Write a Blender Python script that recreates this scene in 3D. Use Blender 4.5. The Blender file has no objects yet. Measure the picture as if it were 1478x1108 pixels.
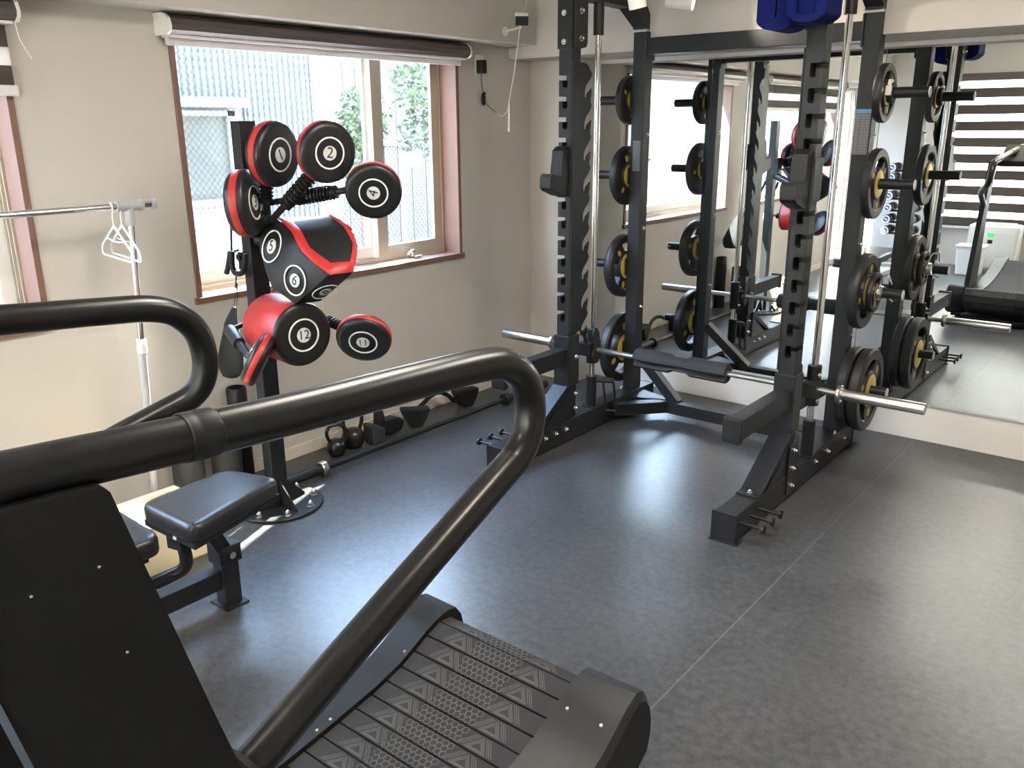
import bpy, bmesh, math, random
from mathutils import Vector, Matrix
random.seed(7)
SC = bpy.context.scene
COL = SC.collection
PI = math.pi
V = Vector

# ------------------------------------------------------------------ camera model (pixel -> point helpers)
F = 1230.2
YAW, PITCH, ROLL = 0.67926611, 0.29373138, -0.0075992
CF = V((-math.sin(YAW) * math.cos(PITCH), math.cos(YAW) * math.cos(PITCH), -math.sin(PITCH)))
_r = V((math.cos(YAW), math.sin(YAW), 0)); _u = _r.cross(CF)
CR = _r * math.cos(ROLL) + _u * math.sin(ROLL)
CU = _u * math.cos(ROLL) - _r * math.sin(ROLL)
CAM = V((0, 0, 1.6))
def ray(x, y): return CF + CR * ((x - 739) / F) + CU * ((554 - y) / F)
def pw(x, y, w): return CAM + ray(x, y) * w
def on_x(x, y, X): d = ray(x, y); return CAM + d * ((X - CAM.x) / d.x)
def on_y(x, y, Y): d = ray(x, y); return CAM + d * ((Y - CAM.y) / d.y)
def on_z(x, y, Z): d = ray(x, y); return CAM + d * ((Z - CAM.z) / d.z)
def on_plane(x, y, p, n): d = ray(x, y); return CAM + d * ((p - CAM).dot(n) / d.dot(n))

# ------------------------------------------------------------------ materials
def mat(name, col, rough=0.5, metal=0.0, spec=0.5, bump=0.0, bscale=200.0, var=0.0, vscale=8.0, coat=0.0, rvar=0.0):
    m = bpy.data.materials.new(name); m.use_nodes = True
    nt = m.node_tree; b = nt.nodes['Principled BSDF']
    c4 = (col[0], col[1], col[2], 1)
    b.inputs['Base Color'].default_value = c4
    b.inputs['Roughness'].default_value = rough
    b.inputs['Metallic'].default_value = metal
    b.inputs['Specular IOR Level'].default_value = spec
    if coat: b.inputs['Coat Weight'].default_value = coat
    tc = None
    if bump or var or rvar:
        tc = nt.nodes.new('ShaderNodeTexCoord')
    if var or rvar:
        n = nt.nodes.new('ShaderNodeTexNoise'); n.inputs['Scale'].default_value = vscale; n.inputs['Detail'].default_value = 5
        nt.links.new(tc.outputs['Object'], n.inputs['Vector'])
        if var:
            r = nt.nodes.new('ShaderNodeMix'); r.data_type = 'RGBA'
            r.inputs[6].default_value = tuple(max(0, c * (1 - var)) for c in col) + (1,)
            r.inputs[7].default_value = tuple(min(1, c * (1 + var)) for c in col) + (1,)
            nt.links.new(n.outputs['Fac'], r.inputs[0]); nt.links.new(r.outputs[2], b.inputs['Base Color'])
        if rvar:
            mr = nt.nodes.new('ShaderNodeMapRange'); mr.inputs['To Min'].default_value = rough - rvar; mr.inputs['To Max'].default_value = rough + rvar
            mr.inputs['From Min'].default_value = .3; mr.inputs['From Max'].default_value = .7
            nt.links.new(n.outputs['Fac'], mr.inputs['Value']); nt.links.new(mr.outputs['Result'], b.inputs['Roughness'])
    if bump:
        n2 = nt.nodes.new('ShaderNodeTexNoise'); n2.inputs['Scale'].default_value = bscale; n2.inputs['Detail'].default_value = 3
        bp = nt.nodes.new('ShaderNodeBump'); bp.inputs['Strength'].default_value = bump; bp.inputs['Distance'].default_value = 0.002
        nt.links.new(tc.outputs['Object'], n2.inputs['Vector']); nt.links.new(n2.outputs['Fac'], bp.inputs['Height']); nt.links.new(bp.outputs['Normal'], b.inputs['Normal'])
    return m
def emis(name, col, s):
    m = mat(name, col, .5)
    b = m.node_tree.nodes['Principled BSDF']
    b.inputs['Emission Color'].default_value = (*col, 1); b.inputs['Emission Strength'].default_value = s
    return m

M = {}
M['wall'] = mat('wall_paper', (.530, .494, .452), .85, spec=.2, bump=.25, bscale=160, var=.02, vscale=3)
M['ceil'] = mat('ceiling_paper', (.66, .63, .58), .9, spec=.2)
M['beam'] = mat('beam_paper', (.495, .462, .422), .88, spec=.2, bump=.2, bscale=160)
M['white_board'] = mat('white_plinth', (.74, .70, .66), .55, var=.02)
M['base'] = mat('baseboard_cream', (.64, .58, .50), .6, var=.05, vscale=20)
M['brown'] = mat('brown_trim', (.185, .098, .070), .5, var=.08, vscale=12)
M['alu'] = mat('champagne_aluminium', (.50, .45, .36), .42, metal=.45, spec=.5)
M['alu_w'] = mat('pale_sash', (.80, .79, .76), .45, metal=.1)
M['chrome'] = mat('chrome', (.82, .82, .82), .12, metal=1)
M['steel'] = mat('brushed_steel', (.50, .49, .47), .30, metal=1, var=.06, vscale=60)
M['zinc'] = mat('zinc_bolt', (.78, .78, .76), .25, metal=1)
M['rack'] = mat('black_powder_coat', (.011, .012, .014), .42, spec=.36, bump=.08, bscale=500)
M['rack_flat'] = mat('black_plastic', (.009, .0095, .0105), .46, spec=.38)
M['tube'] = mat('glossy_black_tube', (.0065, .0065, .0065), .30, spec=.42)
M['panel'] = mat('treadmill_panel', (.0065, .0065, .0065), .5, spec=.28, bump=.1, bscale=300)
M['cover'] = mat('treadmill_cover', (.011, .0115, .0125), .42, spec=.24, bump=.06, bscale=400, var=.15, vscale=6)
M['slat_edge'] = mat('slat_gap', (.006, .006, .006), .8)
M['rubber'] = mat('plate_rubber', (.014, .014, .015), .45, spec=.45, bump=.05, bscale=300)
M['gold'] = mat('gold_insert', (.62, .44, .07), .4, metal=.25, spec=.5)
M['yellow'] = mat('yellow_print', (.46, .33, .045), .5)
M['vinyl'] = mat('black_vinyl', (.009, .0095, .0105), .38, spec=.42, bump=.12, bscale=60)
M['vinyl_g'] = mat('bench_vinyl', (.011, .0115, .0125), .36, spec=.5, bump=.08, bscale=150)
M['red'] = mat('red_vinyl', (.40, .022, .018), .42, spec=.5, bump=.08, bscale=60)
M['print'] = mat('white_print', (.72, .72, .70), .5)
M['print_g'] = mat('grey_print', (.55, .55, .53), .5, var=.2, vscale=60)
M['ink'] = mat('black_ink', (.012, .012, .012), .5)
M['foam'] = mat('bar_pad_foam', (.030, .033, .040), .7, spec=.3, bump=.1, bscale=400)
M['iron'] = mat('kettle_iron', (.008, .008, .008), .28, spec=.6)
M['grey_foam'] = mat('charcoal_foam', (.034, .034, .036), .8, bump=.3, bscale=300)
M['bag'] = mat('black_cloth', (.009, .0095, .0105), .7, bump=.5, bscale=25)
M['blue'] = mat('blue_foam', (.002, .0055, .062), .85, spec=.12, bump=.15, bscale=80)
M['cardboard'] = mat('cream_box', (.78, .66, .42), .6)
M['plastic'] = mat('white_plastic', (.74, .73, .70), .4)
M['grey_plastic'] = mat('grey_plastic', (.36, .36, .37), .45)
M['hanger'] = mat('pale_hanger', (.80, .80, .80), .25, spec=.6)
M['blind_case'] = mat('blind_cassette', (.10, .080, .080), .32, metal=.3, spec=.6)
M['blind_bar'] = mat('blind_bar', (.66, .62, .62), .4)
M['dark_fab'] = mat('zebra_dark', (.060, .048, .040), .8)
M['cord_w'] = mat('white_cable', (.78, .76, .72), .5)
M['sheet'] = mat('paper_white', (.8, .8, .8), .6)
M['chart'] = mat('chart_ground', (.10, .10, .11), .45)
M['chart_blue'] = mat('chart_header', (.10, .28, .55), .45)
M['chart_line'] = mat('chart_line', (.22, .22, .22), .5)
M['green'] = emis('green_digits', (.05, .7, .12), .7)
M['led'] = emis('lamp_led', (1.0, .93, .82), 14)
M['bluering'] = mat('blue_ring', (.03, .07, .42), .45)

def floor_mat():
    m = mat('charcoal_vinyl_floor', (.05, .05, .055), .4)
    nt = m.node_tree; b = nt.nodes['Principled BSDF']
    tc = nt.nodes.new('ShaderNodeTexCoord')
    n1 = nt.nodes.new('ShaderNodeTexNoise'); n1.inputs['Scale'].default_value = 34; n1.inputs['Detail'].default_value = 8; n1.inputs['Roughness'].default_value = .68
    n2 = nt.nodes.new('ShaderNodeTexNoise'); n2.inputs['Scale'].default_value = 3.0; n2.inputs['Detail'].default_value = 4
    mx = nt.nodes.new('ShaderNodeMath'); mx.operation = 'MULTIPLY_ADD'; mx.inputs[1].default_value = .35
    nt.links.new(tc.outputs['Object'], n1.inputs['Vector']); nt.links.new(tc.outputs['Object'], n2.inputs['Vector'])
    nt.links.new(n2.outputs['Fac'], mx.inputs[0]); nt.links.new(n1.outputs['Fac'], mx.inputs[2])
    cr = nt.nodes.new('ShaderNodeValToRGB')
    cr.color_ramp.elements[0].position = .46; cr.color_ramp.elements[0].color = (.024, .0255, .028, 1)
    cr.color_ramp.elements[1].position = .86; cr.color_ramp.elements[1].color = (.074, .077, .082, 1)
    nt.links.new(mx.outputs[0], cr.inputs['Fac'])
    # welded seams: x = -0.995 (along y), x = -2.815 and a cross seam
    sx = nt.nodes.new('ShaderNodeSeparateXYZ'); nt.links.new(tc.outputs['Object'], sx.inputs[0])
    def line(sock, at, w):
        a = nt.nodes.new('ShaderNodeMath'); a.operation = 'SUBTRACT'; a.inputs[1].default_value = at; nt.links.new(sock, a.inputs[0])
        c = nt.nodes.new('ShaderNodeMath'); c.operation = 'ABSOLUTE'; nt.links.new(a.outputs[0], c.inputs[0])
        d = nt.nodes.new('ShaderNodeMath'); d.operation = 'LESS_THAN'; d.inputs[1].default_value = w; nt.links.new(c.outputs[0], d.inputs[0])
        return d.outputs[0]
    s1 = line(sx.outputs['X'], -0.995, .0022); s2 = line(sx.outputs['X'], .83, .0022)
    ad = nt.nodes.new('ShaderNodeMath'); ad.operation = 'MAXIMUM'; nt.links.new(s1, ad.inputs[0]); nt.links.new(s2, ad.inputs[1])
    mix = nt.nodes.new('ShaderNodeMix'); mix.data_type = 'RGBA'; mix.inputs[7].default_value = (.14, .14, .14, 1)
    sc_ = nt.nodes.new('ShaderNodeMath'); sc_.operation = 'MULTIPLY'; sc_.inputs[1].default_value = .7; nt.links.new(ad.outputs[0], sc_.inputs[0])
    nt.links.new(sc_.outputs[0], mix.inputs[0]); nt.links.new(cr.outputs['Color'], mix.inputs[6]); nt.links.new(mix.outputs[2], b.inputs['Base Color'])
    mr = nt.nodes.new('ShaderNodeMapRange'); mr.inputs['From Min'].default_value = .35; mr.inputs['From Max'].default_value = .7
    mr.inputs['To Min'].default_value = .315; mr.inputs['To Max'].default_value = .345
    nt.links.new(n1.outputs['Fac'], mr.inputs['Value']); nt.links.new(mr.outputs['Result'], b.inputs['Roughness'])
    bp = nt.nodes.new('ShaderNodeBump'); bp.inputs['Strength'].default_value = .05; bp.inputs['Distance'].default_value = .002
    n3 = nt.nodes.new('ShaderNodeTexNoise'); n3.inputs['Scale'].default_value = 90; nt.links.new(tc.outputs['Object'], n3.inputs['Vector'])
    nt.links.new(n3.outputs['Fac'], bp.inputs['Height']); nt.links.new(bp.outputs['Normal'], b.inputs['Normal'])
    b.inputs['Specular IOR Level'].default_value = .55
    return m
M['floor'] = floor_mat()

def glass_mat(name, tint, gl=.06, wire=True):
    m = bpy.data.materials.new(name); m.use_nodes = True; nt = m.node_tree
    for n in list(nt.nodes): nt.nodes.remove(n)
    out = nt.nodes.new('ShaderNodeOutputMaterial'); tr = nt.nodes.new('ShaderNodeBsdfTransparent'); tr.inputs[0].default_value = (*tint, 1)
    g = nt.nodes.new('ShaderNodeBsdfGlossy'); g.inputs['Roughness'].default_value = .02
    mx = nt.nodes.new('ShaderNodeMixShader'); mx.inputs[0].default_value = gl
    nt.links.new(tr.outputs[0], mx.inputs[1]); nt.links.new(g.outputs[0], mx.inputs[2])
    last = mx.outputs[0]
    if wire:   # cast-in diamond wire mesh, drawn in the pane's own y/z
        tc = nt.nodes.new('ShaderNodeTexCoord'); sp = nt.nodes.new('ShaderNodeSeparateXYZ'); nt.links.new(tc.outputs['Object'], sp.inputs[0])
        fs = []
        for sgn in (1, -1):
            a = nt.nodes.new('ShaderNodeMath'); a.operation = 'MULTIPLY_ADD'; a.inputs[1].default_value = sgn * .85
            nt.links.new(sp.outputs['Z'], a.inputs[0]); nt.links.new(sp.outputs['Y'], a.inputs[2])
            k = nt.nodes.new('ShaderNodeMath'); k.operation = 'MULTIPLY'; k.inputs[1].default_value = 1 / .030; nt.links.new(a.outputs[0], k.inputs[0])
            f_ = nt.nodes.new('ShaderNodeMath'); f_.operation = 'FRACT'; nt.links.new(k.outputs[0], f_.inputs[0])
            l = nt.nodes.new('ShaderNodeMath'); l.operation = 'LESS_THAN'; l.inputs[1].default_value = .055; nt.links.new(f_.outputs[0], l.inputs[0]); fs.append(l.outputs[0])
        mm = nt.nodes.new('ShaderNodeMath'); mm.operation = 'MAXIMUM'; nt.links.new(fs[0], mm.inputs[0]); nt.links.new(fs[1], mm.inputs[1])
        wv = nt.nodes.new('ShaderNodeBsdfPrincipled'); wv.inputs['Base Color'].default_value = (.20, .21, .22, 1); wv.inputs['Roughness'].default_value = .5
        m2 = nt.nodes.new('ShaderNodeMixShader'); nt.links.new(mm.outputs[0], m2.inputs[0]); nt.links.new(last, m2.inputs[1]); nt.links.new(wv.outputs[0], m2.inputs[2]); last = m2.outputs[0]
    nt.links.new(last, out.inputs['Surface'])
    return m
M['glass'] = glass_mat('wired_glass', (.93, .96, .95))
M['clear'] = glass_mat('clear_glass', (.94, .97, .96), wire=False)
def mirror_mat():
    m = mat('mirror_silver', (.86, .885, .875), .0, metal=1)
    return m
M['mirror'] = mirror_mat()
def sheer_mat():
    m = bpy.data.materials.new('zebra_sheer'); m.use_nodes = True; nt = m.node_tree
    for n in list(nt.nodes): nt.nodes.remove(n)
    out = nt.nodes.new('ShaderNodeOutputMaterial'); t = nt.nodes.new('ShaderNodeBsdfTranslucent'); t.inputs[0].default_value = (.92, .84, .74, 1)
    d = nt.nodes.new('ShaderNodeBsdfTransparent'); d.inputs[0].default_value = (.92, .84, .74, 1)
    mx = nt.nodes.new('ShaderNodeMixShader'); mx.inputs[0].default_value = .45
    nt.links.new(t.outputs[0], mx.inputs[1]); nt.links.new(d.outputs[0], mx.inputs[2]); nt.links.new(mx.outputs[0], out.inputs['Surface'])
    return m
M['sheer'] = sheer_mat()
def siding_mat():
    m = mat('pale_steel_siding', (.085, .102, .122), .5, metal=.0)
    return m
M['siding'] = siding_mat()
M['ext_white'] = mat('white_render', (.155, .16, .16), .8)
M['ext_ground'] = mat('alley_concrete', (.22, .215, .205), .9, var=.1)
M['ext_dark'] = mat('dark_boards', (.052, .049, .050), .8, var=.1)
M['ext_brown'] = mat('rust_board', (.13, .085, .065), .8)
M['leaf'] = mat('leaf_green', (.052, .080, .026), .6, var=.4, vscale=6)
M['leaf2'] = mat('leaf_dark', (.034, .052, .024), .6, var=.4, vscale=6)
M['bark'] = mat('bark', (.10, .07, .05), .9)

# ------------------------------------------------------------------ mesh builder
class MB:
    def __init__(s): s.bm = bmesh.new(); s.m = 0
    def _f(s, vs):
        try:
            f = s.bm.faces.new(vs); f.material_index = s.m; f.smooth = True; return f
        except ValueError: return None
    def box(s, lo, hi, bev=0.0, mtx=None, seg=2):
        lo = V(lo); hi = V(hi)
        P = [V((x, y, z)) for z in (lo.z, hi.z) for y in (lo.y, hi.y) for x in (lo.x, hi.x)]
        if mtx is not None: P = [mtx @ p for p in P]
        vs = [s.bm.verts.new(p) for p in P]
        fs = [s._f([vs[i] for i in q]) for q in ((0, 2, 3, 1), (4, 5, 7, 6), (0, 1, 5, 4), (2, 6, 7, 3), (0, 4, 6, 2), (1, 3, 7, 5))]
        for f in fs: f.smooth = False
        if bev > 0:
            es = list({e for f in fs for e in f.edges})
            r = bmesh.ops.bevel(s.bm, geom=es, offset=bev, segments=seg, affect='EDGES', profile=.6)
            for f in r['faces']: f.material_index = s.m; f.smooth = False
        return s
    def pillow(s, poly, r, levels, n=7):
        """padded slab: polygon with rounded corners stacked through (inset, z) levels"""
        pts = [V((p[0], p[1], 0)) for p in poly]; N = len(pts); loop = []
        for i in range(N):
            p, a, b = pts[i], pts[i - 1], pts[(i + 1) % N]; A = p + (a - p).normalized() * r; B = p + (b - p).normalized() * r
            for k in range(n + 1):
                u = k / n; loop.append(A * (1 - u) ** 2 + p * 2 * u * (1 - u) + B * u * u)
        c = sum(loop, V()) / len(loop); M_ = len(loop); rings = []
        for ins, z in levels:
            R = []
            for i in range(M_):
                t = (loop[(i + 1) % M_] - loop[i - 1]).normalized(); nn = V((-t.y, t.x, 0))
                if nn.dot(c - loop[i]) < 0: nn = -nn
                q = loop[i] + nn * ins; R.append(s.bm.verts.new((q.x, q.y, z)))
            rings.append(R)
        for A, B in zip(rings, rings[1:]):
            for i in range(M_): s._f([A[i], B[i], B[(i + 1) % M_], A[(i + 1) % M_]])
        s._f(rings[0]); s._f(rings[-1][::-1]); return s
    def beam(s, p0, p1, w, h, up=(0, 0, 1), bev=0.0):
        """box section w (side) x h (along up) from p0 to p1"""
        p0 = V(p0); p1 = V(p1); d = p1 - p0; L = d.length; d.normalize()
        u = V(up); sd = d.cross(u).normalized(); u = sd.cross(d).normalized()
        mt = Matrix((sd, d, u)).transposed().to_4x4(); mt.translation = p0
        return s.box((-w / 2, 0, -h / 2), (w / 2, L, h / 2), bev, mt)
    def _ring(s, c, a, b, r, n): return [s.bm.verts.new(c + a * (r * math.cos(2 * PI * i / n)) + b * (r * math.sin(2 * PI * i / n))) for i in range(n)]
    @staticmethod
    def frame(d):
        d = V(d).normalized(); t = V((0, 0, 1)) if abs(d.z) < .95 else V((0, 1, 0))
        a = d.cross(t).normalized(); return a, a.cross(d).normalized(), d
    def cyl(s, p0, p1, r, r2=None, n=20, cap=True):
        p0 = V(p0); p1 = V(p1); r2 = r if r2 is None else r2
        a, b, d = s.frame(p1 - p0)
        A = s._ring(p0, a, b, r, n); B = s._ring(p1, a, b, r2, n)
        for i in range(n): s._f([A[i], B[i], B[(i + 1) % n], A[(i + 1) % n]])
        if cap: s._f(A); s._f(B[::-1])
        return s
    def tube(s, pts, r, n=12, closed=False, cap=True, radii=None):
        pts = [V(p) for p in pts]; N = len(pts); rings = []; pa = None
        for i, p in enumerate(pts):
            if closed: d = pts[(i + 1) % N] - pts[i - 1]
            else: d = pts[min(i + 1, N - 1)] - pts[max(i - 1, 0)]
            d.normalize()
            if pa is None: a, b, _ = s.frame(d)
            else:
                a = pa - d * pa.dot(d); a.normalize(); b = a.cross(d)
            pa = a; rr = r if radii is None else radii[i]
            rings.append(s._ring(p, a, b, rr, n))
        for i in range(N if closed else N - 1):
            A = rings[i]; B = rings[(i + 1) % N]
            off = 0
            if closed and i == N - 1:
                off = min(range(n), key=lambda k: (A[0].co - B[k].co).length)
            for k in range(n): s._f([A[k], B[(k + off) % n], B[(k + 1 + off) % n], A[(k + 1) % n]])
        if not closed and cap: s._f(rings[0]); s._f(rings[-1][::-1])
        return s
    def lathe(s, prof, o, d, n=32, closed=False):
        """prof: (radius, height along d)"""
        o = V(o); a, b, d = s.frame(d); R = []
        for r, h in prof:
            if r < 1e-6: R.append([s.bm.verts.new(o + d * h)])
            else: R.append(s._ring(o + d * h, a, b, r, n))
        K = len(prof)
        for i in range(K if closed else K - 1):
            A = R[i]; B = R[(i + 1) % K]
            for k in range(n):
                if len(A) == 1 and len(B) == 1: continue
                if len(A) == 1: s._f([A[0], B[k], B[(k + 1) % n]])
                elif len(B) == 1: s._f([A[k], B[0], A[(k + 1) % n]])
                else: s._f([A[k], B[k], B[(k + 1) % n], A[(k + 1) % n]])
        return s
    def prism(s, poly, vec, bev=0.0):
        vec = V(vec); A = [s.bm.verts.new(V(p)) for p in poly]; B = [s.bm.verts.new(V(p) + vec) for p in poly]; n = len(A)
        fs = [s._f(A), s._f(B[::-1])] + [s._f([A[i], B[i], B[(i + 1) % n], A[(i + 1) % n]]) for i in range(n)]
        for f in fs:
            if f: f.smooth = False
        if bev > 0:
            es = list({e for f in fs if f for e in f.edges})
            r = bmesh.ops.bevel(s.bm, geom=es, offset=bev, segments=2, affect='EDGES', profile=.6)
            for f in r['faces']: f.material_index = s.m; f.smooth = False
        return s
    def ring(s, c, nrm, r0, r1, n=40, lift=0.0, th=0.0015):
        """flat printed ring (r0 inner, 0 = disc) lying on a surface of normal nrm"""
        c = V(c) + V(nrm).normalized() * lift; t = th
        if r0 <= 0: prof = [(0, t), (r1, t), (r1, -t * .5)]
        else: prof = [(r0, -t * .5), (r0, t), (r1, t), (r1, -t * .5)]
        return s.lathe(prof, c, nrm, n)
    def sphere(s, c, r, sx=1, sy=1, sz=1, n=20, m=12):
        prof = [(r * math.sin(PI * i / m), -r * math.cos(PI * i / m)) for i in range(m + 1)]
        old = set(s.bm.verts); s.lathe(prof, (0, 0, 0), (0, 0, 1), n)
        for v in [v for v in s.bm.verts if v not in old]:
            v.co = V((v.co.x * sx, v.co.y * sy, v.co.z * sz)) + V(c)
        return s
    def quad(s, a, b, c, d):
        s._f([s.bm.verts.new(V(p)) for p in (a, b, c, d)]); return s
    def build(s, name, mats, parent=None, sharp=35):
        bmesh.ops.recalc_face_normals(s.bm, faces=s.bm.faces[:])
        lim = math.radians(sharp)
        for e in s.bm.edges:
            if len(e.link_faces) == 2:
                try: e.smooth = e.calc_face_angle() < lim
                except Exception: pass
        me = bpy.data.meshes.new(name); s.bm.to_mesh(me); s.bm.free()
        for m in (mats if isinstance(mats, (list, tuple)) else [mats]): me.materials.append(M[m] if isinstance(m, str) else m)
        o = bpy.data.objects.new(name, me); COL.objects.link(o)
        if parent is not None: attach(o, parent)
        return o

LOC = {}
def attach(o, parent):
    """keep the mesh's world coordinates while hanging it under parent"""
    o.parent = parent
    o.matrix_parent_inverse = world(parent).inverted()
def world(o):
    m = o.matrix_basis.copy()
    if o.parent is not None: m = world(o.parent) @ o.matrix_parent_inverse @ m
    return m
def local(o, parent):
    o.parent = parent; return o
def thing(name, label, cat, loc=(0, 0, 0), group=None, rot=None, mtx=None):
    o = bpy.data.objects.new(name, None); COL.objects.link(o)
    o.empty_display_size = .1
    if mtx is not None: o.matrix_basis = mtx
    else:
        o.location = loc
        if rot: o.rotation_euler = rot
    return tag(o, label, cat, group)
def tag(o, label, cat, group=None):
    o['label'] = label; o['category'] = cat
    if group: o['group'] = group
    return o
def struct(o):
    o['kind'] = 'structure'; return o
def sroot(name, loc=(0, 0, 0)):
    o = bpy.data.objects.new(name, None); COL.objects.link(o); o.location = loc; o['kind'] = 'structure'; return o
def dup(root, mtx, label=None, group=None):
    r = root.copy(); COL.objects.link(r); r.matrix_basis = mtx
    if label: r['label'] = label
    if group: r['group'] = group
    for ch in list(root.children):
        c = ch.copy(); COL.objects.link(c); c.parent = r
        for g in ch.children:
            d = g.copy(); COL.objects.link(d); d.parent = c
    return r
def rounded(pts, r, n=6):
    """fillet an open polyline"""
    pts = [V(p) for p in pts]; out = [pts[0]]
    for i in range(1, len(pts) - 1):
        p, a, b = pts[i], pts[i - 1], pts[i + 1]
        da = (a - p); db = (b - p); t = min(r, da.length * .49, db.length * .49)
        A = p + da.normalized() * t; B = p + db.normalized() * t
        for k in range(n + 1):
            u = k / n; out.append(A * (1 - u) ** 2 + p * 2 * u * (1 - u) + B * u * u)
    out.append(pts[-1]); return out
def catmull(pts, n=6):
    pts = [V(p) for p in pts]; out = []
    for i in range(len(pts) - 1):
        p0 = pts[max(i - 1, 0)]; p1 = pts[i]; p2 = pts[i + 1]; p3 = pts[min(i + 2, len(pts) - 1)]
        for k in range(n):
            t = k / n
            out.append(.5 * ((2 * p1) + (p2 - p0) * t + (2 * p0 - 5 * p1 + 4 * p2 - p3) * t * t + (3 * p1 - p0 - 3 * p2 + p3) * t ** 3))
    out.append(pts[-1]); return out
def boolean_cut(o, cutters):
    mods = []
    for c in cutters:
        md = o.modifiers.new('cut', 'BOOLEAN'); md.object = c; md.operation = 'DIFFERENCE'; md.solver = 'EXACT'
    dg = bpy.context.evaluated_depsgraph_get(); dg.update()
    me = bpy.data.meshes.new_from_object(o.evaluated_get(dg))
    o.modifiers.clear(); old = o.data; o.data = me; me.name = old.name
    for c in cutters: bpy.data.objects.remove(c, do_unlink=True)
def text_mesh(s, size, name, m, parent, mtx, depth=.0012):
    cu = bpy.data.curves.new('t', 'FONT'); cu.body = s; cu.size = size; cu.align_x = 'CENTER'; cu.align_y = 'CENTER'; cu.extrude = depth; cu.resolution_u = 3
    t = bpy.data.objects.new('t', cu); COL.objects.link(t)
    dg = bpy.context.evaluated_depsgraph_get(); dg.update()
    me = bpy.data.meshes.new_from_object(t.evaluated_get(dg)); bpy.data.objects.remove(t, do_unlink=True)
    me.transform(mtx); me.materials.clear(); me.materials.append(M[m]); me.name = name
    o = bpy.data.objects.new(name, me); COL.objects.link(o)
    if parent is not None: attach(o, parent)
    return o
def plane_mtx(c, x, nrm):
    """local XY in a plane of normal nrm with local X along x"""
    nrm = V(nrm).normalized(); x = V(x); x = (x - nrm * x.dot(nrm)).normalized(); y = nrm.cross(x)
    m = Matrix((x, y, nrm)).transposed().to_4x4(); m.translation = V(c); return m
def axis_mtx(c, d, up=(0, 0, 1), spin=0.0):
    """local X along d"""
    d = V(d).normalized(); u = V(up); y = u.cross(d).normalized(); z = d.cross(y)
    m = Matrix((d, y, z)).transposed().to_4x4() @ Matrix.Rotation(spin, 4, 'X'); m.translation = V(c); return m
SUN, SKY, EXPO, FILL = 80.0, 32.0, 0.7, 23

# ------------------------------------------------------------------ room shell
XW = -3.392; YM = 4.635; YP = 4.405; YB = -1.80; XR = 1.30; ZC = 2.58
def holed_wall(mb, axis, at, thick, u0, u1, v0, v1, holes):
    """wall slab in the plane axis=at (thick may be negative), u = other horizontal axis, v = z, with rectangular holes"""
    us = sorted({u0, u1, *[h[0] for h in holes], *[h[1] for h in holes]}); vs = sorted({v0, v1, *[h[2] for h in holes], *[h[3] for h in holes]})
    def P(u, v, t): return (at + t, u, v) if axis == 'x' else (u, at + t, v)
    cache = {}
    def vt(i, j, k):
        if (i, j, k) not in cache: cache[i, j, k] = mb.bm.verts.new(P(us[i], vs[j], thick * k))
        return cache[i, j, k]
    def solid(i, j):
        if not (0 <= i < len(us) - 1 and 0 <= j < len(vs) - 1): return False
        cu = (us[i] + us[i + 1]) / 2; cv = (vs[j] + vs[j + 1]) / 2
        return not any(h[0] < cu < h[1] and h[2] < cv < h[3] for h in holes)
    for i in range(len(us) - 1):
        for j in range(len(vs) - 1):
            if not solid(i, j): continue
            for k in (0, 1): mb._f([vt(i, j, k), vt(i + 1, j, k), vt(i + 1, j + 1, k), vt(i, j + 1, k)])
            for (di, dj, a, b) in ((-1, 0, (0, 0), (0, 1)), (1, 0, (1, 0), (1, 1)), (0, -1, (0, 0), (1, 0)), (0, 1, (0, 1), (1, 1))):
                if not solid(i + di, j + dj):
                    mb._f([vt(i + a[0], j + a[1], 0), vt(i + b[0], j + b[1], 0), vt(i + b[0], j + b[1], 1), vt(i + a[0], j + a[1], 1)])
W1 = (2.005, 3.736, .865, 2.036); W2 = (-.62, 1.380, .865, 2.036); W3 = (-1.62, -.80, .06, 2.0)
mb = MB(); mb.box((XW - .17, YB - .2, -.12), (XR + .2, 4.9, 0)); o = mb.build('floor', 'floor'); struct(o)
mb = MB(); mb.box((XW - .17, YB - .2, ZC), (XR + .2, 4.9, ZC + .12)); struct(mb.build('ceiling', 'ceil'))
mb = MB(); holed_wall(mb, 'x', XW, -.17, YB - .2, 4.9, 0, ZC, [W1, W2, W3]); struct(mb.build('wall_left', 'wall'))
mb = MB(); mb.box((XW, 4.66, 0), (XR + .2, 4.9, ZC)); struct(mb.build('wall_back', 'wall'))
mb = MB(); mb.box((XW, YP, 0), (-3.02, 4.66, 1.975)); struct(mb.build('wall_corner', 'wall'))
WB = (-2.50, .55, .55, 2.05)
mb = MB(); holed_wall(mb, 'y', YB, -.2, XW, XR + .2, 0, ZC, [WB]); struct(mb.build('wall_front', 'wall'))
mb = MB(); mb.box((XR, YB, 0), (XR + .2, 4.66, ZC)); struct(mb.build('wall_right', 'wall'))
mb = MB(); mb.box((XW, YB, 2.042), (-3.19, 4.19, ZC), .004); struct(mb.build('trim_1', 'beam'))
mb = MB(); mb.box((XW, 4.19, 1.976), (XR, 4.66, ZC), .004); struct(mb.build('trim_2', 'beam'))
mb = MB(); mb.box((-3.02, 4.625, 0), (XR, 4.66, .186), .002); struct(mb.build('trim_3', 'white_board'))
mb = MB(); mb.box((-3.02, 4.618, .186), (XR, 4.66, .1965), .002); struct(mb.build('trim_4', 'grey_plastic'))
mb = MB(); mb.box((-3.02, 4.618, 1.955), (XR, 4.66, 1.976), .002); struct(mb.build('trim_5', 'blind_bar'))
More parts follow.
